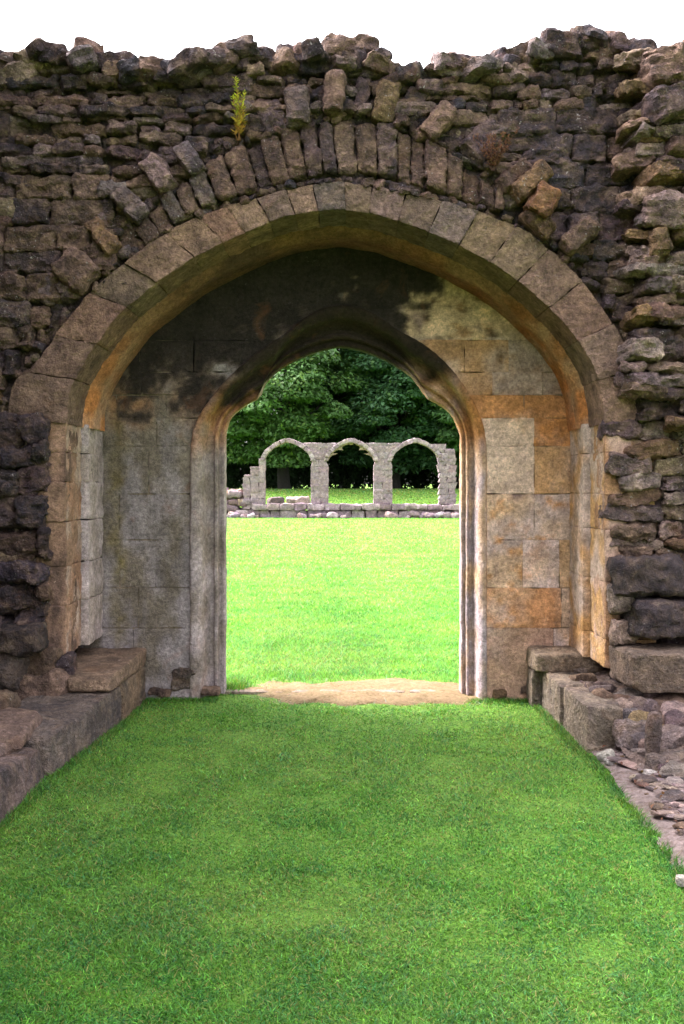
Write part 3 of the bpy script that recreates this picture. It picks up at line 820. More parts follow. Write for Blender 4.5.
benchL = thing('stone_bench', 'long low stone bench with loose capping slabs along the dark ragged jamb', 'stone bench', (-1.7, 6.0, 0))
B = MB(); hexa(B, [(-2.0,6.72,-.05),(-1.475,6.72,-.05),(-2.0,7.41,-.05),(-1.45,7.41,-.05),(-2.0,6.72,.245),(-1.48,6.72,.245),(-2.0,7.41,.26),(-1.455,7.41,.26)], (.24, .17, .11), rough=.008, cuts=4, cut=.08, cell=.025, mx=26, gap=.004, colf=stain((.27, .19, .12), (.16, .13, .1), (6, 6, 3), 83), p=30); B.roughen(.007, 18, 5, .4, (1, 1, 1)).build('bench_block', M_BENCH, benchL)
B = MB(); hexa(B, [(-2.1,5.46,-.05),(-1.585,5.46,-.05),(-2.0,6.72,-.05),(-1.475,6.72,-.05),(-2.1,5.46,.215),(-1.60,5.46,.205),(-2.0,6.72,.25),(-1.485,6.72,.245)], (.11, .095, .09), rough=.009, cuts=4, cut=.07, cell=.03, mx=34, gap=.004, colf=stain((.20, .165, .145), (.085, .075, .075), (5, 5, 3), 84), p=30); B.roughen(.007, 18, 5, .4, (1, 1, 1)).build('bench_block', M_BENCH, benchL)
B = MB(); hexa(B, [(-2.2,2.0,-.05),(-1.56,2.0,-.05),(-2.1,5.45,-.05),(-1.60,5.45,-.05),(-2.2,2.0,.44),(-1.60,2.0,.43),(-2.1,5.45,.2),(-1.64,5.45,.17)], (.14, .105, .105), rough=.012, cuts=4, cut=.06, cell=.03, mx=70, colf=stain((.21, .155, .14), (.10, .082, .084), (4, 4, 3), 85), p=20); B.roughen(.007, 18, 5, .4, (1, 1, 1)).build('bench_block', M_BENCH, benchL)
B = MB(); hexa(B, [(-1.78,6.44,.25),(-1.50,6.46,.25),(-1.97,7.40,.26),(-1.45,7.40,.26),(-1.78,6.44,.335),(-1.52,6.50,.335),(-1.97,7.40,.39),(-1.44,7.40,.39)], (.27, .19, .135), p=24, rough=.008, cuts=4, cut=.1, cell=.022, mx=30); B.roughen(.007, 18, 5, .4, (1, 1, 1)).build('bench_slab', M_BENCH, benchL)
B = MB(); hexa(B, [(-2.15,5.05,.2),(-1.66,5.25,.19),(-2.15,5.95,.22),(-1.75,5.85,.22),(-2.15,5.05,.27),(-1.69,5.27,.25),(-2.15,5.95,.285),(-1.78,5.85,.275)], (.25, .175, .14), p=20, rough=.012, cuts=5, cut=.14, cell=.022, mx=30); B.roughen(.007, 18, 5, .4, (1, 1, 1)).build('bench_slab', M_BENCH, benchL)
B = MB(); hexa(B, [(-2.25,4.5,.26),(-1.75,4.7,.25),(-2.2,5.25,.2),(-1.72,5.22,.19),(-2.25,4.5,.34),(-1.78,4.7,.31),(-2.2,5.25,.28),(-1.74,5.22,.25)], (.22, .16, .13), p=20, rough=.012, cuts=5, cut=.14, cell=.024, mx=26); B.roughen(.007, 18, 5, .4, (1, 1, 1)).build('bench_slab', M_BENCH, benchL)

footL = thing('rubble_footing', 'low heap of brown boulders along the wall behind the long bench', 'wall footing', (-2.1, 6.3, 0))
for (px, py, w_, h_, Y, c) in [(34,688,70,36,6.5,BR2),(2,662,50,60,6.4,PUR),(44,664,40,30,6.55,BR),(20,640,44,30,6.35,DK),(-20,720,60,50,5.9,BR),(24,724,44,18,6.1,DK),(-40,650,70,70,6.3,PUR)]:
    B = MB(); w = P(px, py, Y); k = Y/F/2
    stone(B, (w[0], Y+.1, w[2]), (w_*k, .2, h_*k), (rng.normal(0, .1), rng.normal(0, .1), rng.normal(0, .12)), c, p=5, cuts=7, cut=.25, cell=.02, rough=.02)
    B.roughen(.016, 14, 5, .5).build('boulder', M_BENCH, footL)

# loose stones on the dirt strip
loose = [(607,757,18,8,(.62,.6,.58),'flat white stone lying nearest the broken bench end'),(613,764,14,5,(.58,.56,.55),'thin white flake lying just in front of the flat white stone'),(653,776,16,6,(.55,.53,.52),'small white stone at the foot of the rubble'),
         (676,770,22,16,(.36,.24,.15),'tan round stone against the rubble slope'),(682,884,10,6,(.55,.52,.5),'small pale pebble at the grass edge far from the wall'),(655,735,14,40,(.12,.1,.1),'dark upright wedge of stone leaning in the rubble')]
for (px, py, w_, h_, c, lab) in loose:
    Y = EYE*F/(py+h_/2-HZ); w = P(px, py, Y); k = Y/F/2
    if h_ == 40: Y = 5.5; w = P(px, py, Y); k = Y/F/2
    B = MB(); stone(B, (w[0], Y+w_*k*.7, max(w[2], .02)), (w_*k, w_*k*.8, max(h_*k*1.1, .02)), rng.normal(0, .12, 3), c, p=4.5, cuts=6, cut=.25, cell=.012, rough=.006)
    tag(B.build('loose_stone', M_BENCH), lab, 'stone')

# ------------------------------------------------------------------ ground
def terrain(x, y):
    b = np.clip((y-49.5)/14, 0, 1); b = b*b*(3-2*b)
    return 1.25*b
B = MB()
ysg = np.concatenate([np.linspace(-30, 2, 9), np.linspace(3, 14, 45), np.linspace(15, 48, 34), np.linspace(49, 70, 43), np.linspace(75, 200, 20), [300, 500, 900, 1600]])
xsg = np.concatenate([[-1500, -600, -250, -120], np.linspace(-70, -8, 32), np.linspace(-6, 6, 49), np.linspace(8, 70, 32), [120, 250, 600, 1500]])
XX, YY = np.meshgrid(xsg, ysg, indexing='ij')
ZZ = terrain(XX, YY); pf = np.stack([XX, YY, ZZ], -1)
q = pf.reshape(-1, 3); q[:, 2] += .012*fbm(q*np.array([.9, .9, 1]), 91, 3)-.012
B.sheet(pf, (.1, .2, .03))
o = B.build('lawn', M_LAWN, sharp=0); tag(o, kind='structure')

# worn dirt in the doorway
def patch(name, mat, outline, z, seed, n=60):
    cx, cy = np.mean(outline, 0)
    ol = resample(list(outline)+[outline[0]], 180)[:-1]
    d = ol-np.array([cx, cy]); L = np.linalg.norm(d, axis=1)
    ol = np.array([cx, cy])+d*(1+.07*fbm(np.stack([ol[:, 0]*6, ol[:, 1]*6, np.full(len(ol), seed)], -1), seed, 4)[:, None])
    rs = np.linspace(0, 1, 30)
    g = np.array([cx, cy])[None, None]+(ol-np.array([cx, cy]))[None]*rs[:, None, None]
    g = np.concatenate([g, g[:, :1]], 1)
    zz = z+.012*fbm(np.stack([g[..., 0].ravel()*9, g[..., 1].ravel()*9, np.zeros(g[..., 0].size)], -1), seed+3, 3).reshape(g.shape[:2])+.012
    zz = zz-(rs[:, None]**6)*.03
    B = MB(); B.sheet(np.stack([g[..., 0], g[..., 1], zz], -1), (.3, .2, .1), flip=False)
    return B.build(name, mat, sharp=0)
def gp(px, py):
    Y = EYE*F/(py-HZ); return ((px-CX)*Y/F, Y)
DIRT = [gp(*t) for t in [(244,690),(252,683),(270,680),(300,684),(340,681),(372,678),(420,679),(462,682),(480,688),(490,698),(466,704),(430,703),(400,706),(372,702),(345,707),(318,702),(290,705),(266,699)]]
tag(patch('path', M_DIRT, DIRT, .004, 5), kind='structure')
RUBD = [gp(*t) for t in [(592,742),(596,757),(616,784),(640,822),(664,856),(700,905)]]+[(1.43, 3.2), (1.9, 2.6), (3.2, 2.6), (3.2, 5.6), (2.2, 6.1), (1.6, 6.1)]
tag(patch('dirt', M_RUBDIRT, RUBD, .012, 8), kind='structure')
# flat flakes of stone set in the dirt
B = MB()
for i in range(1100):
    Y = rng.uniform(2.9, 5.9); X = rng.uniform(np.interp(Y, [2.9, 4.1, 5.9], [1.5, 1.5, 1.56]), 2.4)
    s = rng.uniform(.006, .02)*rng.choice([1, 1, 1, 1, 2.4])
    stone(B, (X, Y, .034), (s*1.6, s, max(s*.22, .006)), (rng.normal(0, .1), rng.normal(0, .1), rng.uniform(0, 3)), pick((PALE, 2), (PUR, 1.5), ((.34, .27, .275), 3), (BR, .8), (DK, .8)), p=3.5, cuts=5, cut=.3, cell=.02, rough=.006)
tag(B.build('gravel', M_BENCH), kind='stuff')
# dead leaves
B = MB()
for i in range(150):
    Y = rng.uniform(3.2, 6.0); X = rng.uniform(np.interp(Y, [2.9, 4.1, 5.9], [1.47, 1.47, 1.52]), 2.1)
    s = rng.uniform(.008, .02); a = rng.uniform(0, 6.28)
    v = np.array([(-s, 0, .0), (0, -s*.5, s*.4), (s, 0, .0), (0, s*.5, s*.3)])
    v = v@rotm(rng.normal(0, .4), rng.normal(0, .4), a).T+np.array([X, Y, .045])
    B.add(v, [[0, 1, 2, 3]], vary((.10, .045, .028), .3))
tag(B.build('dead_leaves', M_WEED, smooth=False), kind='stuff')

# ------------------------------------------------------------------ grass
def blades(X, Y, Z, h, w, lean, col):
    n = len(X); a = rng.uniform(0, 2*np.pi, n); l = rng.normal(0, 1, (n, 2))*lean[:, None]
    dx, dy = np.cos(a)*w, np.sin(a)*w
    base = np.stack([X, Y, Z], -1)
    off = np.stack([dx, dy, np.zeros(n)], -1)
    up1 = np.stack([l[:, 0]*.35*h, l[:, 1]*.35*h, h*.55], -1); up2 = np.stack([l[:, 0]*h, l[:, 1]*h, h], -1)
    V = np.stack([base-off, base+off, base+up1+off*.7, base+up1-off*.7, base+up2], 1)
    return V
def grass_cols(n, X, Y, bright):
    nn = fbm(np.stack([X*1.6, Y*1.6, np.zeros(n)], -1), 33, 3); n2 = fbm(np.stack([X*9, Y*9, np.zeros(n)], -1), 34, 2)
    c = np.stack([73e-3+.016*nn+.020*n2, .178+.013*nn+.028*n2, .025+.006*nn], -1)
    c = c*np.exp(rng.normal(0, .42, n))[:, None]
    bl = rng.random(n) < .15; c[bl] *= np.array([.75, .95, 2.2])
    dry = rng.random(n) < .07+.10*np.clip(nn, 0, 1)
    c[dry] = np.array([.24, .22, .07])*(1+rng.normal(0, .2, dry.sum()))[:, None]
    return np.clip(c*bright[:, None], .01, .6)
def grass_mesh(X, Y, h, w, lean, bright, B, tint=(1, 1, 1)):
    T_ = terrain(X, Y); Z = T_+.012*fbm(np.stack([X*.9, Y*.9, T_], -1), 91, 3)-.014
    V = blades(X, Y, Z, h, w, lean, None); n = len(X)
    C = np.repeat(grass_cols(n, X, Y, bright)*np.array(tint), 5, 0)
    base = (np.arange(n)*5)[:, None]
    B.V.append(V.reshape(-1, 3)); B.C.append(C)
    B.Q.append(base+B.n+np.array([[0, 1, 2, 3]])); B.Q.append(base+B.n+np.array([[3, 2, 4]])); B.n += n*5
B = MB()
# foreground, dense
n = 480000
u = rng.random(n); Y = 1/(1/2.3+u*(1/7.75-1/2.3)); X = rng.uniform(-1.7, 1.8, n)
keep = (np.abs(X) < .38*Y+.35)
edgeR = np.interp(Y, [1.9, 4.12, 5.0, 5.87, 6.0, 7.5], [1.42, 1.42, 1.46, 1.49, 1.46, 1.43])+.045*fbm(np.stack([Y*6, X*0, X*0], -1), 3, 4)
edgeL = np.full(n, -1.66)
keep &= (X < edgeR) & (X > edgeL)
keep &= ~((Y > 7.45) & (np.abs(X) > 1.0))
dn = fbm(np.stack([X*7, Y*7, X*0], -1), 44, 3)
inD = in_poly_np(DIRT, X, Y); inD2 = in_poly_np([((x)*1.12, 7.62+(y-7.62)*1.5) for x, y in DIRT], X, Y)
inD3 = in_poly_np([((x)*.96, 7.62+(y-7.62)*.72) for x, y in DIRT], X, Y)
keep &= ~(inD3 & (rng.random(n) < .95)); keep &= ~(inD & ~inD3 & (rng.random(n) < .62+.9*dn)); keep &= ~(inD2 & ~inD & (rng.random(n) < .35+.7*dn))
X, Y = X[keep], Y[keep]; n = len(X)
br = np.where(in_poly_np([((x)*1.15, 7.62+(y-7.62)*1.6) for x, y in DIRT], X, Y), 1.15, 1.0)
grass_mesh(X, Y, rng.uniform(.006, .016, n)*(1+.3*fbm(np.stack([X*4, Y*4, X*0], -1), 45, 2)), .0018+.0006*Y/3, np.full(n, 1.1), br, B)
# taller fringe along the stonework
n = 9000
t = rng.random(n); sd = rng.random(n) < .5
Y1 = rng.uniform(3.6, 7.4, n)
X1 = np.where(sd, np.interp(Y1, [3.6, 4.5, 5.4, 5.5, 6.7, 7.4], [-1.57, -1.60, -1.61, -1.585, -1.48, -1.45])+np.abs(rng.normal(0, .03, n)), np.interp(Y1, [3.6, 4.12, 5.0, 5.87, 6.0, 7.4], [1.42, 1.42, 1.46, 1.49, 1.45, 1.42])-np.abs(rng.normal(0, .025, n)))
grass_mesh(X1, Y1, rng.uniform(.012, .042, n), np.full(n, .0022), np.full(n, .8), np.full(n, .85), B)
n = 2500
X1 = rng.choice([-1.2, 1.22], n)+rng.uniform(-.28, .28, n); Y1 = 7.4-np.abs(rng.normal(0, .05, n))
grass_mesh(X1, Y1, rng.uniform(.012, .04, n), np.full(n, .0022), np.full(n, .8), np.full(n, .9), B)
n = 700
X1 = -.84+rng.normal(0, .05, n); Y1 = 7.86+rng.normal(0, .1, n)
grass_mesh(X1, Y1, rng.uniform(.04, .09, n), np.full(n, .003), np.full(n, .6), np.full(n, 1.0), B)
n = 5000
i_ = rng.integers(0, len(DIRT), n); X1 = rng.uniform(-.95, 1.1, n); Y1 = rng.normal(7.66, .32, n)
kk = in_poly_np([((x)*1.08, 7.62+(y-7.62)*1.2) for x, y in DIRT], X1, Y1); X1, Y1 = X1[kk], Y1[kk]; n = len(X1)
grass_mesh(X1, Y1, rng.uniform(.012, .03, n), np.full(n, .002), np.full(n, 2.4), np.full(n, 1.1), B, (2.3, 1.0, 3.2))
# the lawn beyond the doorway, blades coarser with distance
n = 330000
u = rng.random(n); Y = 1/(1/7.75+u*(1/47.6-1/7.75)); X = rng.uniform(-1, 1, n)*(.19*Y+.3)
inD = in_poly_np(DIRT, X, Y); inD2 = in_poly_np([((x)*1.12, 7.62+(y-7.62)*1.5) for x, y in DIRT], X, Y)
keep = ~(inD & (rng.random(n) < .93)) & ~(inD2 & ~inD & (rng.random(n) < .5))
keep &= ~((Y < 9.0) & (np.abs(X) < 1.05) & (rng.random(n) < .25))
X, Y = X[keep], Y[keep]; n = len(X)
grass_mesh(X, Y, rng.uniform(.018, .038, n)*(1+.01*Y), .0019*Y/7, np.full(n, .9), (1.08+.3*np.clip((Y-8)/30, 0, 1))*(1+.08*np.clip(3*np.sin((X-.4)*2.6), -1, 1)), B, (1.18, 1.19, 1.3))  # lighter blade colour with distance paints in stronger light; stripes are mowing
# the bank behind the arcade
n = 60000
Y = rng.uniform(49.0, 72, n); X = rng.uniform(-1, 1, n)*15
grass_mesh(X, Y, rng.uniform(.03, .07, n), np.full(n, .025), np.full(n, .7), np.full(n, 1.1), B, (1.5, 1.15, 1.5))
o = B.build('grass', M_GRASS, smooth=False); tag(o, kind='stuff')

# ------------------------------------------------------------------ weeds on the wall
def weed(name, label, px, py0, py1, col, colb, nst, spread, leaf, Y):
    t = thing(name, label, 'plant', tuple(P(px, py0, Y)))
    S = MB(); Lf = MB()
    H = (py0-py1)*Y/F
    for k in range(nst):
        hh = H*(1 if k == 0 else rng.uniform(.5, .9)); a = rng.normal(0, spread, 2)
        pts = [P(px, py0, Y)+np.array([rng.normal(0, .008)+a[0]*s*hh+.02*hh*math.sin(s*5), -.03+a[1]*.5*s*hh-.03*s, s*hh]) for s in np.linspace(0, 1, 9)]
        for p0, p1 in zip(pts[:-1], pts[1:]):
            r = .003; v = [p+np.array([r*math.cos(q), r*math.sin(q), 0]) for p in (p0, p1) for q in (0, 2.1, 4.2)]
            S.add(v, [[0,1,4,3],[1,2,5,4],[2,0,3,5]], colb)
        for s in np.linspace(.12, 1, int(44*hh/.35)+8):
            p0 = pts[min(int(s*8), 7)]*(1-(s*8-min(int(s*8), 7)))+pts[min(int(s*8)+1, 8)]*(s*8-min(int(s*8), 7))
            for _ in range(2):
                an = rng.uniform(0, 6.28); L = leaf*(1.15-.6*s)*rng.uniform(.7, 1.2)
                d = np.array([math.cos(an), math.sin(an), rng.uniform(.2, .9)]); d /= np.linalg.norm(d)
                sdv = np.cross(d, [0, 0, 1]); sdv /= np.linalg.norm(sdv)+1e-6
                v = [p0, p0+d*L*.5+sdv*L*.16, p0+d*L, p0+d*L*.5-sdv*L*.16]
                mixc = np.array(col)*(s)+np.array(colb)*(1-s)
                Lf.add(v, [[0, 1, 2, 3]], vary(mixc, .2))
    S.build('stem', M_WEED, t, sharp=0); Lf.build('foliage', M_WEED, t, smooth=False)
weed('wall_weed', 'tall bright yellow-green weed growing out of the wall above the arch', 239, 142, 84, (.42, .46, .08), (.34, .16, .06), 3, .12, .05, YF-.06)
weed('wall_weed', 'dry reddish tuft of dead plant hanging in a gap among the arch stones', 492, 172, 130, (.22, .10, .10), (.14, .07, .06), 16, .45, .03, YF-.10)

# ------------------------------------------------------------------ FAR ARCADE
YA = 47.5
def A(px, py, dy=0): return P(px, py, YA)+np.array([0, dy, 0])
arcade = thing('ruined_arcade', 'row of three open stone window arches across the far end of the lawn', 'ruined arcade', (0, YA, 0))
LAV = (.24, .20, .21); LAV2 = (.17, .14, .15); LAVL = (.33, .28, .285)
arches = [(264.5, 311, 'plain'), (328, 374, 'cusped'), (392, 439, 'plain')]
SPR, APX, TOPY, SILL = 461., 442., 443., 504.
def intr(a, b, u, ring=0.):
    """u in [-1,1] -> pixel on the arch curve grown by ring pixels"""
    m, hw = (a+b)/2, (b-a)/2+ring
    rise = SPR-APX+ring
    s = math.sqrt(max(0, 1-abs(u)**2))
    pt = (1-abs(u))*.12
    return m+hw*u, SPR-rise*(s*.72+.28*(1-abs(u)))
for (a, b, kind) in arches:
    B = MB(); us = np.sin(np.linspace(-np.pi/2, np.pi/2, 16))
    for u0, u1 in zip(us[:-1], us[1:]):
        q = [intr(a, b, u0), intr(a, b, u1), intr(a, b, u1, 4.4), intr(a, b, u0, 4.4)]
        q = [px2xz(np.array(v), YA) for v in q]
        hexa(B, prism8(q, YA-.08, YA+.55), pick((LAVL, 2), (LAV, 2)), p=30, rough=.03, cuts=1, cut=.06, cell=.1, gap=.002)
    ao = B.roughen(.02, 4, 4, .3).build('arch', M_FAR, arcade)
    if kind == 'cusped':
        B = MB()
        ue = np.sin(np.linspace(-np.pi/2, np.pi/2, 61)); K = 60
        dp = []
        for k in range(61):
            ph = (k/60*5) % 1
            dp.append(1.0+4.2*max(0, 1-abs(ph-.5)*3.2)**1.3*(0.35 if 1.9 < k/60*5 < 3.0 else 1)+rng.uniform(0, .5))
        for k in range(K):
            u0, u1 = ue[k], ue[k+1]
            if .08 < u0 < .2: dp[k] = dp[k+1] = .5
            q = [intr(a, b, u0*(1-dp[k]/24), -dp[k]), intr(a, b, u1*(1-dp[k+1]/24), -dp[k+1]), intr(a, b, u1, .4), intr(a, b, u0, .4)]
            q = [px2xz(np.array(v), YA) for v in q]
            hexa(B, prism8(q, YA+.12, YA+.34), (.36, .29, .22), p=40, rough=.01, cell=.1)
        B.build('tracery', M_FAR, ao)
def pier(name, x0, x1, ytop, ybot, la=None, ra=None, rag=.0, cols=((LAV, 3), ((.215, .18, .19), 2), ((.265, .222, .23), 1))):
    B = MB(); y = ybot; 
    while y > ytop+1:
        y2 = max(y-rng.uniform(4.5, 7), ytop)
        if y2 < ytop+2: y2 = ytop
        def side(yy, x, ar, s):
            if ar is None or yy > SPR: return x
            a, b = ar; t = min((SPR-yy)/(SPR-APX+2.5), 1); un = math.sqrt(max(0, 1-t*t))
            m, hw = (a+b)/2, (b-a)/2+2.5
            return m+s*hw*un
        l0, l1 = side(y, x0, la, 1), side(y2, x0, la, 1); r0, r1 = side(y, x1, ra, -1), side(y2, x1, ra, -1)
        j = rng.normal(0, rag, 2)
        w0 = r0-l0
        kcut = [0, rng.uniform(.35, .65), 1] if w0 > 9 else [0, 1]
        for c0, c1 in zip(kcut[:-1], kcut[1:]):
            q = [(l0+(r0-l0)*c0, y), (l0+(r0-l0)*c1, y), (l1+(r1-l1)*c1+j[1], y2), (l1+(r1-l1)*c0+j[0], y2)]
            q = [px2xz(np.array(v), YA) for v in q]
            hexa(B, prism8(q, YA, YA+.6), pick(*cols), p=80, rough=.02, cell=.1, gap=.0)
        y = y2
    return B.roughen(.03, 3.5, 4, .4).build(name, M_FAR, arcade)
pier('pier', 259, 264.8, 459, SILL)
pier('pier', 310.8, 328.2, TOPY, SILL, (264.5, 311), (328, 374))
pier('pier', 373.8, 392.2, TOPY, SILL, (328, 374), (392, 439))
pier('pier', 438.8, 455.5, 449, SILL, None, None, 1.2)
pier('pier', 436, 446, 444, 450, (392, 439), None, .6)
pier('broken_pier', 250.5, 259, 467, 508, None, None, .4)
pier('broken_pier', 243.5, 250, 475, 509, None, None, .6)
B = MB()
x = 252.
while x < 462:
    l = rng.uniform(10, 22); x2 = min(x+l, 463)
    q = [px2xz(np.array(v), YA) for v in ((x, 510), (x2, 510), (x2, 504+rng.normal(0, .4)), (x, 504+rng.normal(0, .4)))]
    hexa(B, prism8(q, YA-.25, YA+.7), pick((LAVL, 2), (LAV, 2), (LAV2, 1)), p=20, rough=.05, cuts=3, cut=.14, cell=.1, gap=.004); x = x2
B.roughen(.04, 3, 4, .4).build('sill', M_FAR, arcade)
B = MB(); x = 236.
while x < 468:
    l = rng.uniform(8, 20); x2 = min(x+l, 470)
    q = [px2xz(np.array(v), YA) for v in ((x, 520), (x2, 520), (x2, 510), (x, 510))]
    hexa(B, prism8(q, YA-.12+rng.normal(0, .03), YA+.7), pick((LAVL, 2), (LAV, 2), (LAV2, 2)), p=16, rough=.06, cuts=3, cut=.16, cell=.1, gap=.006); x = x2
for i in range(46):
    px = rng.choice([rng.uniform(232, 262), rng.uniform(300, 345), rng.uniform(380, 425), rng.uniform(425, 460)]); s = rng.uniform(.08, .22)
    stone(B, A(px, 516, -.35)*[1, 1, 0]+[0, rng.normal(0, .1), s*.5], (s*1.3, s, s*.7), rng.normal(0, .3, 3), pick((LAVL, 1), (LAV2, 2), (PALE, 1)), p=4, cuts=5, cut=.25, cell=.08)
for i in range(7):
    px = 404+rng.normal(0, 0); 
B.roughen(.04, 3, 4, .4).build('plinth', M_FAR, arcade)
low = thing('low_rubble_wall', 'low tumbled rubble wall running off beside the far arcade', 'ruined wall', tuple(A(226, 518)*[1, 1, 0]))
B = MB()
for i in range(240):
    px = rng.uniform(150, 250); t = np.interp(px, [150, 215, 240, 252], [484, 488, 492, 500]); py = rng.uniform(t, 520)
    s = rng.uniform(.1, .24)
    stone(B, A(px, py, rng.uniform(.1, .7)), (s*1.5, s, s*.7), rng.normal(0, .15, 3), pick((PUR, 2), (LAV2, 2), (BR2, 2), (LAV, 1)), p=4.5, cuts=4, cut=.22, cell=.1, rough=.02)
for i in range(200):
    px = rng.uniform(465, 520); py = rng.uniform(505, 520); s = rng.uniform(.1, .22)
    if i < 0: break
B.build('rubble', M_FAR, low)
for (px, py, s, lab, c) in [(294, 503, .34, 'large pale boulder on the bank seen through the plain arch beside the broken piers', (.2, .18, .16)), (276, 502.5, .32, 'dark boulder beside the pale one on the bank under the plain arch', (.1, .085, .08)), (301, 503, .35, 'small pale stone at the side of the large boulder on the bank', PALE)]:
    B = MB(); stone(B, P(px, py, 50)+[0, 0, .05], (s*1.3, s, s*.7), rng.normal(0, .2, 3), c, p=4, cuts=7, cut=.25, cell=.08, rough=.04)
    tag(B.build('boulder', M_FAR), lab, 'boulder')

# ------------------------------------------------------------------ TREES
def tube(B, pts, rad, col, k=8):
    pts = [np.array(p, float) for p in pts]
    R = []
    for i, p in enumerate(pts):
        d = pts[min(i+1, len(pts)-1)]-pts[max(i-1, 0)]; d /= np.linalg.norm(d)
        a = np.cross(d, [.3, .9, .1]); a /= np.linalg.norm(a); b = np.cross(d, a)
        R.append([p+rad[i]*(math.cos(q)*a+math.sin(q)*b) for q in np.linspace(0, 2*np.pi, k, endpoint=False)])
    R = np.array(R); R = np.concatenate([R, R[:, :1]], 1)
    B.sheet(R, col)
def tree(label, x, y, H, rad, col, nclump, nleaf, low=.12, leaf=.17, squash=.5, group=None, cat='tree'):
    z0 = float(terrain(np.array(x), np.array(y)))
    t = thing('broadleaf_tree', label, cat, (x, y, z0), group)
    T = MB()
    tr = [np.array([x+rng.normal(0, .1)*k, y+rng.normal(0, .1)*k, z0-.1+H*.62*k/5]) for k in range(6)]
    tube(T, tr, [H*.03*(1-.13*k) for k in range(6)], (.05, .04, .03))
    cents = []
    for k in range(nclump):
        for _ in range(40):
            d = rng.normal(size=3); d /= np.linalg.norm(d)
            r = rng.uniform(.45, 1.0)**.5
            c = np.array([d[0]*rad*r, d[1]*rad*r, H*.55+d[2]*H*.45*r])
            lim = rad*(.35+.65*math.sin(min(1, max(0, c[2]/H-low+.05)/(1-low))*math.pi)**.55)
            if c[2] > H*low and math.hypot(c[0], c[1]) < lim: break
        cents.append(c)
    Lf = MB(); VV = []; CC = []
    for c in cents:
        sz = rad*rng.uniform(.15, .32)
        b = tr[min(5, max(1, int(c[2]/(H*.62)*5)-1))]
        e = c+np.array([x, y, z0])
        m = (b+e)/2+np.array([0, 0, -.3])
        if rng.random() < .45: tube(T, [b, m, e], [.10, .06, .02], (.05, .04, .03), 5)
        m_ = int(nleaf*2.4)
        d = rng.normal(size=(m_, 3)); d /= np.linalg.norm(d, axis=1)[:, None]
        rr = rng.random(m_)**.33
        pos = d*rr[:, None]*np.array([sz, sz, sz*squash]); out = math.hypot(c[0], c[1])/rad
        pos[:, 2] -= .5*sz*(np.hypot(pos[:, 0], pos[:, 1])/sz)**2*.6
        pos = pos+e
        L = leaf*rng.uniform(.55, 1.25, m_)
        nrm = d*.5+np.array([c[0]/rad*.4, c[1]/rad*.4, .9])+rng.normal(0, .45, (m_, 3)); nrm /= np.linalg.norm(nrm, axis=1)[:, None]
        a = np.cross(nrm, rng.normal(size=(m_, 3))); a /= np.linalg.norm(a, axis=1)[:, None]; bb = np.cross(nrm, a)
        a = a*L[:, None]; bb = bb*L[:, None]*.5
        v = np.stack([pos-a, pos-bb-nrm*.0, pos+a-nrm*L[:, None]*.25, pos+bb], 1)
        tone = rng.normal(1, .12)*(1+rng.normal(0, .2, m_))
        cc = np.array(col)[None]*tone[:, None]*np.array([1, 1, 1])
        yl = rng.random(m_) < .12; cc[yl] *= np.array([1.5, 1.25, .9])
        VV.append(v.reshape(-1, 3)); CC.append(np.repeat(np.clip(cc, .005, .4), 4, 0))
    V = np.concatenate(VV); C = np.concatenate(CC); Q = np.arange(len(V)).reshape(-1, 4)
    Lf.add(V, Q, C)
    T.build('trunk', M_BARK, t, sharp=0); Lf.build('crown', M_LEAF, t, smooth=False)
G1 = (.06, .13, .038); G2 = (.042, .10, .04); G3 = (.075, .155, .042)
tree('broad bright green tree in front above the plain arch by the broken piers', -3.8, 65.5, 15.4, 6.4, G3, 150, 240, .05)
tree('dark green tree standing behind the cusped middle arch', 3.6, 68.0, 15.0, 6.2, G2, 140, 230, .05)
tree('mid green tree above the last arch, next to the ragged broken pier', 9.4, 66.0, 14.0, 5.6, G1, 130, 230, .05)
tree('tall dark tree rising behind and between the two foremost crowns', .2, 75.0, 17.0, 6.6, G2, 100, 200, .06)
tree('dark green tree beyond the low tumbled rubble wall', -11.2, 68.5, 15.0, 5.8, G2, 90, 200, .14)
tree('green tree standing beyond the far end of the arcade', 16.5, 69.5, 14.5, 5.8, G1, 80, 180, .14)
tree('shadowy tree far back behind the last arch', 8.0, 77.0, 15.5, 6.6, G2, 80, 180, .06)
tree('shadowy tree far back behind the plain arch and rubble wall', -7.0, 77.0, 15.5, 6.6, G2, 80, 180, .06)
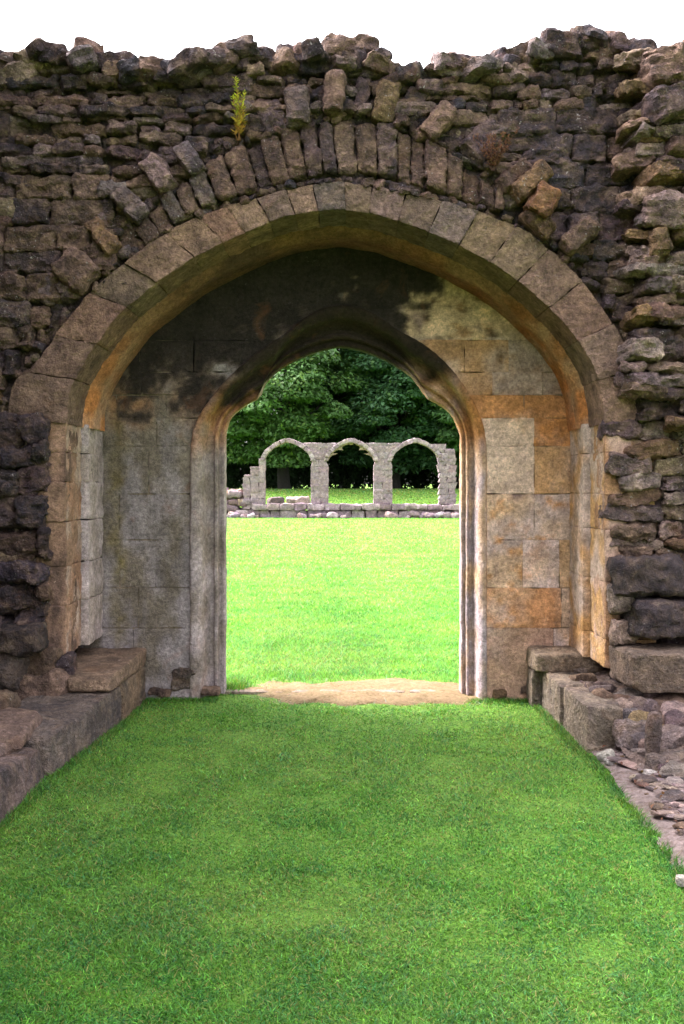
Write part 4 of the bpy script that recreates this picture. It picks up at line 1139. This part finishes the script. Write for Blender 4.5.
# clipped low bushes forming the dark line below the trees
for i, x in enumerate(np.arange(-14, 17, 1.5)):
    y = 72+rng.normal(0, .4); z0 = 1.25; b = thing('bush', 'low dark bush in the shady line under the far trees', 'bush', (x, y, z0), 'dark bushes under the far trees')
    B = MB(); S = MB(); m_ = 2600
    tube(S, [(x, y, z0-.1), (x+.1, y, z0+.5), (x, y, z0+1.1)], [.07, .05, .02], (.04, .03, .025), 5)
    d = rng.normal(size=(m_, 3)); d /= np.linalg.norm(d, axis=1)[:, None]; rr = rng.random(m_)**.4
    hb = rng.uniform(1.3, 2.3)
    pos = d*rr[:, None]*np.array([rng.uniform(.9, 1.25), .8, hb])*(1+.3*fbm(d*2.2+i*7, 3, 2))[:, None]+np.array([x, y, z0+.05+hb*.8])
    L = .16*rng.uniform(.6, 1.2, m_); nrm = d+rng.normal(0, .5, (m_, 3))+[0, 0, .5]; nrm /= np.linalg.norm(nrm, axis=1)[:, None]
    a = np.cross(nrm, rng.normal(size=(m_, 3))); a /= np.linalg.norm(a, axis=1)[:, None]; bb = np.cross(nrm, a)
    v = np.stack([pos-a*L[:, None], pos-bb*L[:, None]*.5, pos+a*L[:, None], pos+bb*L[:, None]*.5], 1).reshape(-1, 3)
    B.add(v, np.arange(len(v)).reshape(-1, 4), np.repeat(np.clip(np.array([.022, .045, .018])*(1+rng.normal(0, .25, m_))[:, None], .004, .3), 4, 0))
    S.build('stem', M_BARK, b, sharp=0); B.build('foliage', M_LEAF, b, smooth=False)

# ------------------------------------------------------------------ light, sky, camera
SUN_EL, SUN_AZ = math.radians(48), math.radians(-62)   # azimuth from +Y towards +X
d = Vector((math.sin(SUN_AZ)*math.cos(SUN_EL), math.cos(SUN_AZ)*math.cos(SUN_EL), math.sin(SUN_EL)))
w = bpy.data.worlds.new('World'); scene.world = w; w.use_nodes = True
nt = w.node_tree; nt.nodes.clear()
out = nt.nodes.new('ShaderNodeOutputWorld'); bg = nt.nodes.new('ShaderNodeBackground')
sky = nt.nodes.new('ShaderNodeTexSky'); sky.sky_type = 'NISHITA'; sky.sun_disc = False
sky.sun_elevation = SUN_EL; sky.sun_rotation = SUN_AZ; sky.dust_density = 4.0; sky.air_density = 1.0
hs = nt.nodes.new('ShaderNodeHueSaturation'); hs.inputs['Saturation'].default_value = .2
nt.links.new(sky.outputs[0], hs.inputs['Color']); tcw = nt.nodes.new('ShaderNodeTexCoord'); sx = nt.nodes.new('ShaderNodeSeparateXYZ'); nt.links.new(tcw.outputs['Generated'], sx.inputs[0])
mr = nt.nodes.new('ShaderNodeMapRange'); mr.inputs[1].default_value = 0; mr.inputs[2].default_value = 1; mr.inputs[3].default_value = .55; mr.inputs[4].default_value = 2.6; nt.links.new(sx.outputs['Z'], mr.inputs[0])
vm = nt.nodes.new('ShaderNodeVectorMath'); vm.operation = 'SCALE'; nt.links.new(hs.outputs[0], vm.inputs[0]); nt.links.new(mr.outputs[0], vm.inputs['Scale'])
nt.links.new(vm.outputs[0], bg.inputs[0]); nt.links.new(bg.outputs[0], out.inputs[0])
bg.inputs[1].default_value = .15
sun = bpy.data.lights.new('sun', 'SUN'); sun.energy = 1.5; sun.angle = math.radians(26); sun.color = (1, .965, .91)
so = bpy.data.objects.new('sun', sun); COL.objects.link(so); so.rotation_euler = (-d).to_track_quat('-Z', 'Y').to_euler(); so.location = (0, 0, 30)

cam = bpy.data.cameras.new('camera'); co = bpy.data.objects.new('camera', cam); COL.objects.link(co)
co.location = (0, 0, EYE); co.rotation_euler = (math.pi/2, 0, 0)
cam.sensor_fit = 'VERTICAL'; cam.sensor_height = 36; cam.lens = F/1024*36; cam.shift_y = -(512-HZ)/1024
cam.clip_start = .05; cam.clip_end = 5000
scene.camera = co
vs = scene.view_settings
scene.display_settings.display_device = 'sRGB'
vs.view_transform = 'Standard'; vs.look = 'None'; vs.gamma = 1; vs.exposure = 2.35; vs.use_curve_mapping = False
scene.render.engine = 'CYCLES'
scene.cycles.use_denoising = True; scene.cycles.max_bounces = 6; scene.cycles.diffuse_bounces = 3; scene.cycles.transmission_bounces = 3
